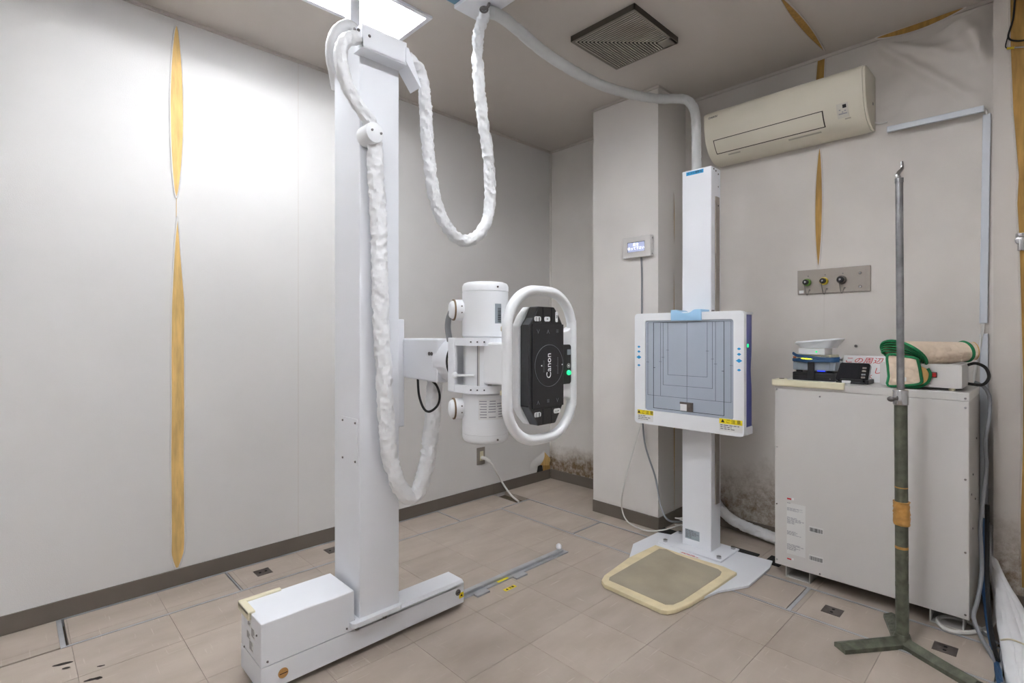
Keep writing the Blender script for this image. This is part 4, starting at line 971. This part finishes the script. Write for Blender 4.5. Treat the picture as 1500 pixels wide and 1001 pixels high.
# handwritten paper
pa = thing('paper_sign', 'white paper sign with red handwriting leaning behind the black terminal', 'paper', (3.03, .58, zc))
p00, p10, p11, p01 = Vector((3.0, .735, zc)), Vector((3.0, .50, zc)), Vector((3.06, .50, zc + .125)), Vector((3.06, .735, zc + .125))
MB().prism([p00, p10, p11, p01], (.0012, 0, 0)).build('sheet', 'paper', pa)
upv = (p01 - p00).normalized()
pp = lambda px, py: WX(px, py, 3.05 if py < 537 else 3.015)
a = p00.lerp(p01, .80) + Vector((-.002, -.085, 0)); text('この周辺', .034, 'red', pa, a, MX, upv, shear=.2, sx=1.2)
a = p00.lerp(p01, .42) + Vector((-.002, -.125, 0)); text('禁 し', .036, 'red', pa, a, MX, upv, shear=.15)
a = p00.lerp(p01, .2) + Vector((-.002, -.115, 0)); text('水', .030, 'red', pa, a, MX, upv, shear=.15)

# power supply box
pw = thing('power_supply', 'grey power supply box with a red rocker switch on the cabinet', 'power supply', (2.88, .39, zc))
z0_, z1_ = zc + .011, zc + .108
box('case', 'cabinet', pw, 2.775, 3.0, .252, .528, z0_, z1_, bev=.003)
MB().prism(rrect((2.776, .39, (z0_ + z1_) / 2), MX, PY_, .138, .0485, .010), (-.007, 0, 0), .001).build('front_panel', 'cabinet', pw)
for y in (.285, .495):
    for x in (2.79, 2.97): MB().cyl((x, y, zc), (x, y, z0_ + .001), .011, seg=12).build('foot', 'cream', pw)
sw = box('rocker_switch', 'redswitch', pw, 2.762, 2.770, .3335, .3475, zc + .055, zc + .072, bev=.001); MB().frame(rrect((2.7695, .3405, zc + .0635), MX, PY_, .0095, .0115, .001, 1), rrect((2.7695, .3405, zc + .0635), MX, PY_, .007, .009, .001, 1), (-.004, 0, 0)).build('switch_bezel', 'blackp', sw)
printlines(pw, (2.769, .36, zc + .03), MX, PY_, .014, .008, 3, 'ink', 8)
MB().tube([(2.96, .252, zc + .10), (2.965, .225, zc + .108), (2.97, .195, zc + .09), (2.975, .185, zc + .05), (2.97, .205, zc + .018), (2.96, .25, zc + .02)], .0062, 8).build('power_cord', 'rubber', pw, True)

# quilted cloth: layered roll with a hanging front flap
qc = thing('quilted_cloth', 'cream quilted cloth with green binding folded over the power supply box', 'cloth', (2.85, .40, z1_))
Lc, Rc = Vector((2.80, .450, z1_ + .036)), Vector((2.93, .243, z1_ + .052))
ax_ = (Rc - Lc).normalized(); s_ = ax_.cross(ZV).normalized(); s_ = -s_ if s_.x > 0 else s_; u_ = s_.cross(ax_); u_ = -u_ if u_.z < 0 else u_
def rollp(u, v, ra, rb, l0=0., l1=1.):
    th = 2 * math.pi * u; l = l0 + (l1 - l0) * v; k = 1 - .38 * l
    skew = ax_ * (.055 * math.cos(th + .9) * (1 - l))
    droop = .018 * math.sin(math.pi * l)
    return Lc.lerp(Rc, l) + s_ * (ra * k * math.cos(th)) + u_ * (rb * k * math.sin(th)) + skew - ZV * droop * 0
MB().grid(lambda u, v: rollp(u, v, .088, .062), 40, 24).build('roll', 'quilt', qc, True)
MB().grid(lambda u, v: rollp(u, v, .060, .045), 30, 10).build('roll_lining', 'ochrecloth', qc, True)
for k, (ra, rb) in enumerate(((.088, .062), (.074, .050), (.062, .040), (.048, .029), (.036, .018))):
    MB().tube([rollp(i / 28, .0, ra, rb) - ax_ * .004 * k for i in range(28)], (.0062 if k == 0 else .0032), 8, closed=True, step=.012).build('binding', 'greencloth', qc, True)
    if k: MB().grid(lambda u, v: rollp(u, v * .25, ra, rb), 28, 2).build('fold', 'quilt', qc, True)
MB().tube([rollp(i / 28, .93, .0885, .0625) for i in range(28)], .006, 8, closed=True, step=.012).build('binding', 'greencloth', qc, True)
MB().tube([Lc.lerp(Rc, .95), Lc.lerp(Rc, 1.06)], .038, 20).build('inner_roll', 'quilt', qc, True)
MB().tube([Lc.lerp(Rc, 1.06) + s_ * .036 * math.cos(a * .4) + u_ * .036 * math.sin(a * .4) for a in range(16)], .003, 6, closed=True, step=.01).build('inner_rim', 'ochrecloth', qc, True)
# lining tongue behind the flap, then the flap
fX = 2.752
tg = [WX(x, y, fX + .008) for x, y in ((1345, 535), (1358, 541), (1362, 549), (1359, 558), (1350, 564), (1340, 566.5), (1325, 565), (1330, 540))]
MB().prism(tg, (.004, 0, 0)).build('lining_flap', 'ochrecloth', qc)
MB().tube([WX(x, y, fX + .006) for x, y in ((1359, 540), (1363, 548), (1360, 559), (1351, 565.5), (1340, 567.5), (1327, 566))], .0055, 8).build('binding', 'greencloth', qc, True)
fl_ = [(1301, 520), (1301, 540), (1302, 552), (1301, 565), (1324, 565), (1348, 562), (1349, 551), (1345, 530), (1341, 525), (1322, 522)]
def flp(u, v):
    a = WX(1302 + 42 * u + 5 * u * v, 521 + (4 * u) + (44 - 7 * u) * v, fX - .004); return a + Vector((-.006 * math.sin(math.pi * u) * math.sin(math.pi * v), 0, 0))
MB().grid(flp, 14, 14).build('front_flap', 'quilt', qc, True, thick=.006)
MB().tube([WX(x, y, fX - .008) for x, y in fl_], .0058, 8, closed=True, step=.01).build('binding', 'greencloth', qc, True)
c = WX(1325, 556, fX - .014); decal('care_tag', 'paper', qc, c, MX, PY_, .006, .009, .001)

# ------------------------------------------------------------ iron pole stand
pb_ = Vector((2.482, .401, 0)); lean = Vector((-.010, .004, 0))
pz_ = lambda z: pb_ + Vector((lean.x * z, lean.y * z, z))
ps = thing('pole_stand', 'worn green iron pole on three flat legs in front of the cabinet', 'pole stand', pb_)
MB().tube([pz_(.03), pz_(.945)], .0212, 20, step=.2).build('lower_tube', 'green_iron', ps, True)
MB().tube([pz_(.93), pz_(1.785)], .0125, 16, step=.2).build('upper_tube', 'chromed', ps, True)
MB().cyl(pz_(.925), pz_(.985), .0255, .0255, 24, bev=.005).build('collar', 'chrome', ps, True)
kk = pz_(.95); d_ = (-RT + -FW * .3).normalized()
kn = MB().tube([kk + d_ * .02, kk + d_ * .045], .006, 10).build('thumbscrew', 'screw', ps, True); MB().sph(kk + d_ * .05, .013, (.5, 1, .8)).build('wing', 'screw', kn, True)
MB().cyl(pz_(1.78), pz_(1.797), .0145, seg=16).build('top_ferrule', 'chromed', ps, True)
MB().tube([pz_(1.79), pz_(1.81) - RT * .006, pz_(1.825) + RT * .004, pz_(1.835) + RT * .012, pz_(1.862) + RT * .011], lambda s: .010 - .006 * s, 8, step=.006).build('top_hook', 'chrome', ps, True)
tpz = [(.47, .044, 'tape'), (.446, .05, 'tape')]
zt_ = CAMH - (752 - 489) / 765 * 2.01
MB().tube([pz_(zt_ + .045), pz_(zt_ + .02), pz_(zt_ - .01), pz_(zt_ - .045)], .0275, 18, wrinkle=.14, wl=.02, twist=30., step=.006).build('tape_wrap', 'tape', ps, True)
for py, hgt in ((714, .004), (802, .010), (858, .016)):
    z = CAMH - (py - 489) / 765 * 2.01; MB().cyl(pz_(z - hgt / 2), pz_(z + hgt / 2), .0218, seg=20).build('tape_band', 'tape' if py < 830 else 'green_iron', ps, True)
MB().cyl(pz_(.025), pz_(.045), .030, .024, 20).build('weld_collar', 'green_iron', ps, True)
for (x, y) in ((1230, 953), (1432, 1010), (1306, 907)):
    e = G(x, y, .0); e.z = 0; d = (e - pb_); L_ = d.length; d.normalize(); s = Vector((-d.y, d.x, 0))
    w0 = .028
    pts = [pb_ - d * .02 + s * w0, pb_ - d * .02 + s * w0 + ZV * .016, pb_ - d * .02 + ZV * .038, pb_ - d * .02 - s * w0 + ZV * .016, pb_ - d * .02 - s * w0]
    lg = MB(); V0 = [lg.bm.verts.new(p) for p in pts]; V1 = [lg.bm.verts.new(p + d * (L_ + .02) + (-ZV * .010 if p.z > .03 else Vector())) for p in pts]
    for i in range(5): lg.bm.faces.new((V0[i], V0[(i + 1) % 5], V1[(i + 1) % 5], V1[i]))
    lg.bm.faces.new(V0[::-1]); lg.bm.faces.new(V1); lg.build('leg', 'green_iron', ps)

# ------------------------------------------------------------ cables and bundle by the right corner
tag(MB().tube([T(1427, 560, 2.3), T(1440, 566, 2.28), T(1449, 580, 2.25), T(1449, 610, 2.22), T(1443, 650, 2.2), T(1445, 680, 2.18), T(1441, 720, 2.16), T(1436, 770, 2.14), T(1437, 800, 2.12), T(1438, 840, 2.10), T(1432, 880, 2.06), T(1426, 905, 2.02), T(1438, 935, 1.98), T(1456, 968, 1.92), G(1472, 1010, .012)], .0075, 8, step=.02).build('side_cable', 'greycable', None, True), 'pale grey cable snaking down the right side of the cabinet', 'cable')
tag(MB().tube([T(1446, 740, 2.2), T(1446, 800, 2.14), T(1446, 850, 2.08), T(1449, 900, 2.02), T(1454, 940, 1.98), G(1462, 968, .01)], .0075, 8, step=.02).build('side_cable', 'rubber', None, True), 'black cable hanging beside the white cable bundle', 'cable')
tag(MB().tube([T(1441, 760, 2.30), T(1440, 830, 2.22), T(1444, 880, 2.12), T(1450, 925, 2.04), T(1457, 958, 1.97), G(1465, 1000, .012)], .010, 8, step=.02).build('side_cable', 'bluecable', None, True), 'dark blue cable between the cabinet and the white bundle', 'cable')
tag(MB().tube([T(1452, 770, 2.36), T(1447, 830, 2.3), T(1456, 860, 2.24), G(1459, 895, .05), G(1450, 918, .02), G(1420, 927, .009), G(1390, 924, .009), G(1374, 912, .009), G(1380, 904, .009), G(1410, 908, .009), G(1440, 924, .012), G(1452, 930, .02)], .0085, 8, step=.015).build('floor_cable_loop', 'whitecable', None, True), 'white cable looping on the floor at the cabinet corner', 'cable')
tag(MB().tube([G(1425, 921, .006), G(1445, 931, .012), G(1462, 943, .02)], .005, 6).build('floor_cable', 'greycable', None, True), 'short grey cable crossing the floor beside the cable loop', 'cable')
bn = thing('cable_bundle', 'thick white wrapped cable bundle spreading over the floor at the right', 'cable bundle', G(1470, 960, 0))
for i, (off, r, seed) in enumerate(((0, .036, 2.), (13, .033, 5.), (-9, .030, 8.), (26, .034, 11.))):
    pts = [T(1446, 760, 2.38), T(1452 + off * .08, 815, 2.30), T(1463 + off * .25, 855, 2.18), T(1471 + off * .55, 885, 2.10), T(1480 + off * .85, 920, 2.0), T(1491 + off * 1.05, 960, 1.9), T(1502 + off * 1.2, 1005, 1.79), T(1513 + off * 1.3, 1050, 1.70)]
    MB().tube(pts, lambda s, r=r: r * (.22 + .92 * s), 16, wrinkle=.10, wl=.12, twist=3., step=.012, seed=seed).build('wrapped_cable', 'hose', bn, True)
MB().tube([T(1466, 938, 1.90), T(1480, 937, 1.84), T(1497, 943, 1.82), T(1512, 950, 1.84)], .003, 6).build('tie_string', 'cream', bn, True)
# tap fitting and small cable on the corner pillar
fc = WX(1496, 352, CPX - .02)
tf = thing('pipe_fitting', 'chrome pipe fitting at the right edge on the yellow split', 'fitting', (CPX, fc.y, fc.z - .05))
MB().cyl((CPX, fc.y, fc.z), (CPX - .03, fc.y, fc.z), .020, seg=20, bev=.003).build('flange', 'chrome', tf, True)
MB().cyl((CPX - .02, fc.y, fc.z + .022), (CPX - .02, fc.y, fc.z - .045), .012, seg=16, bev=.003).build('stem', 'chrome', tf, True); MB().cyl((CPX - .02, fc.y, fc.z + .03), (CPX - .02, fc.y, fc.z + .012), .018, seg=16, bev=.003).build('nut', 'chrome', tf, True)
bcx = CPX - .012
wv = thing('connector_cable', 'black looped cable with a yellow connector on the corner pillar', 'cable', WX(1480, 72, CPX))
MB().tube([WX(1488, -25, bcx), WX(1485, 20, bcx), WX(1482, 35, bcx), WX(1477, 52, bcx), WX(1480, 58, bcx), WX(1492, 60, bcx), WX(1506, 58, bcx)], .0035, 8).build('lead', 'rubber', wv, True)
MB().tube([WX(1477, 52, bcx), WX(1474, 62, bcx), WX(1473, 69, bcx), WX(1476, 71, bcx)], .0022, 6).build('lead', 'rubber', wv, True)
MB().tube([WX(1475, 71, bcx), WX(1486, 70, bcx)], .005, 8).build('yellow_plug', 'gasyellow', wv, True); MB().tube([WX(1486, 70, bcx), WX(1500, 69, bcx)], .004, 8).build('plug_tip', 'chrome', wv, True)
# small wall fixings
s1 = WX(1254, 507, XW); tag(MB().cyl(s1, s1 + Vector((-.006, 0, 0)), .007, seg=14).build('wall_screw', 'screw', None, True), 'small screw in the wall above the paper sign', 'screw')
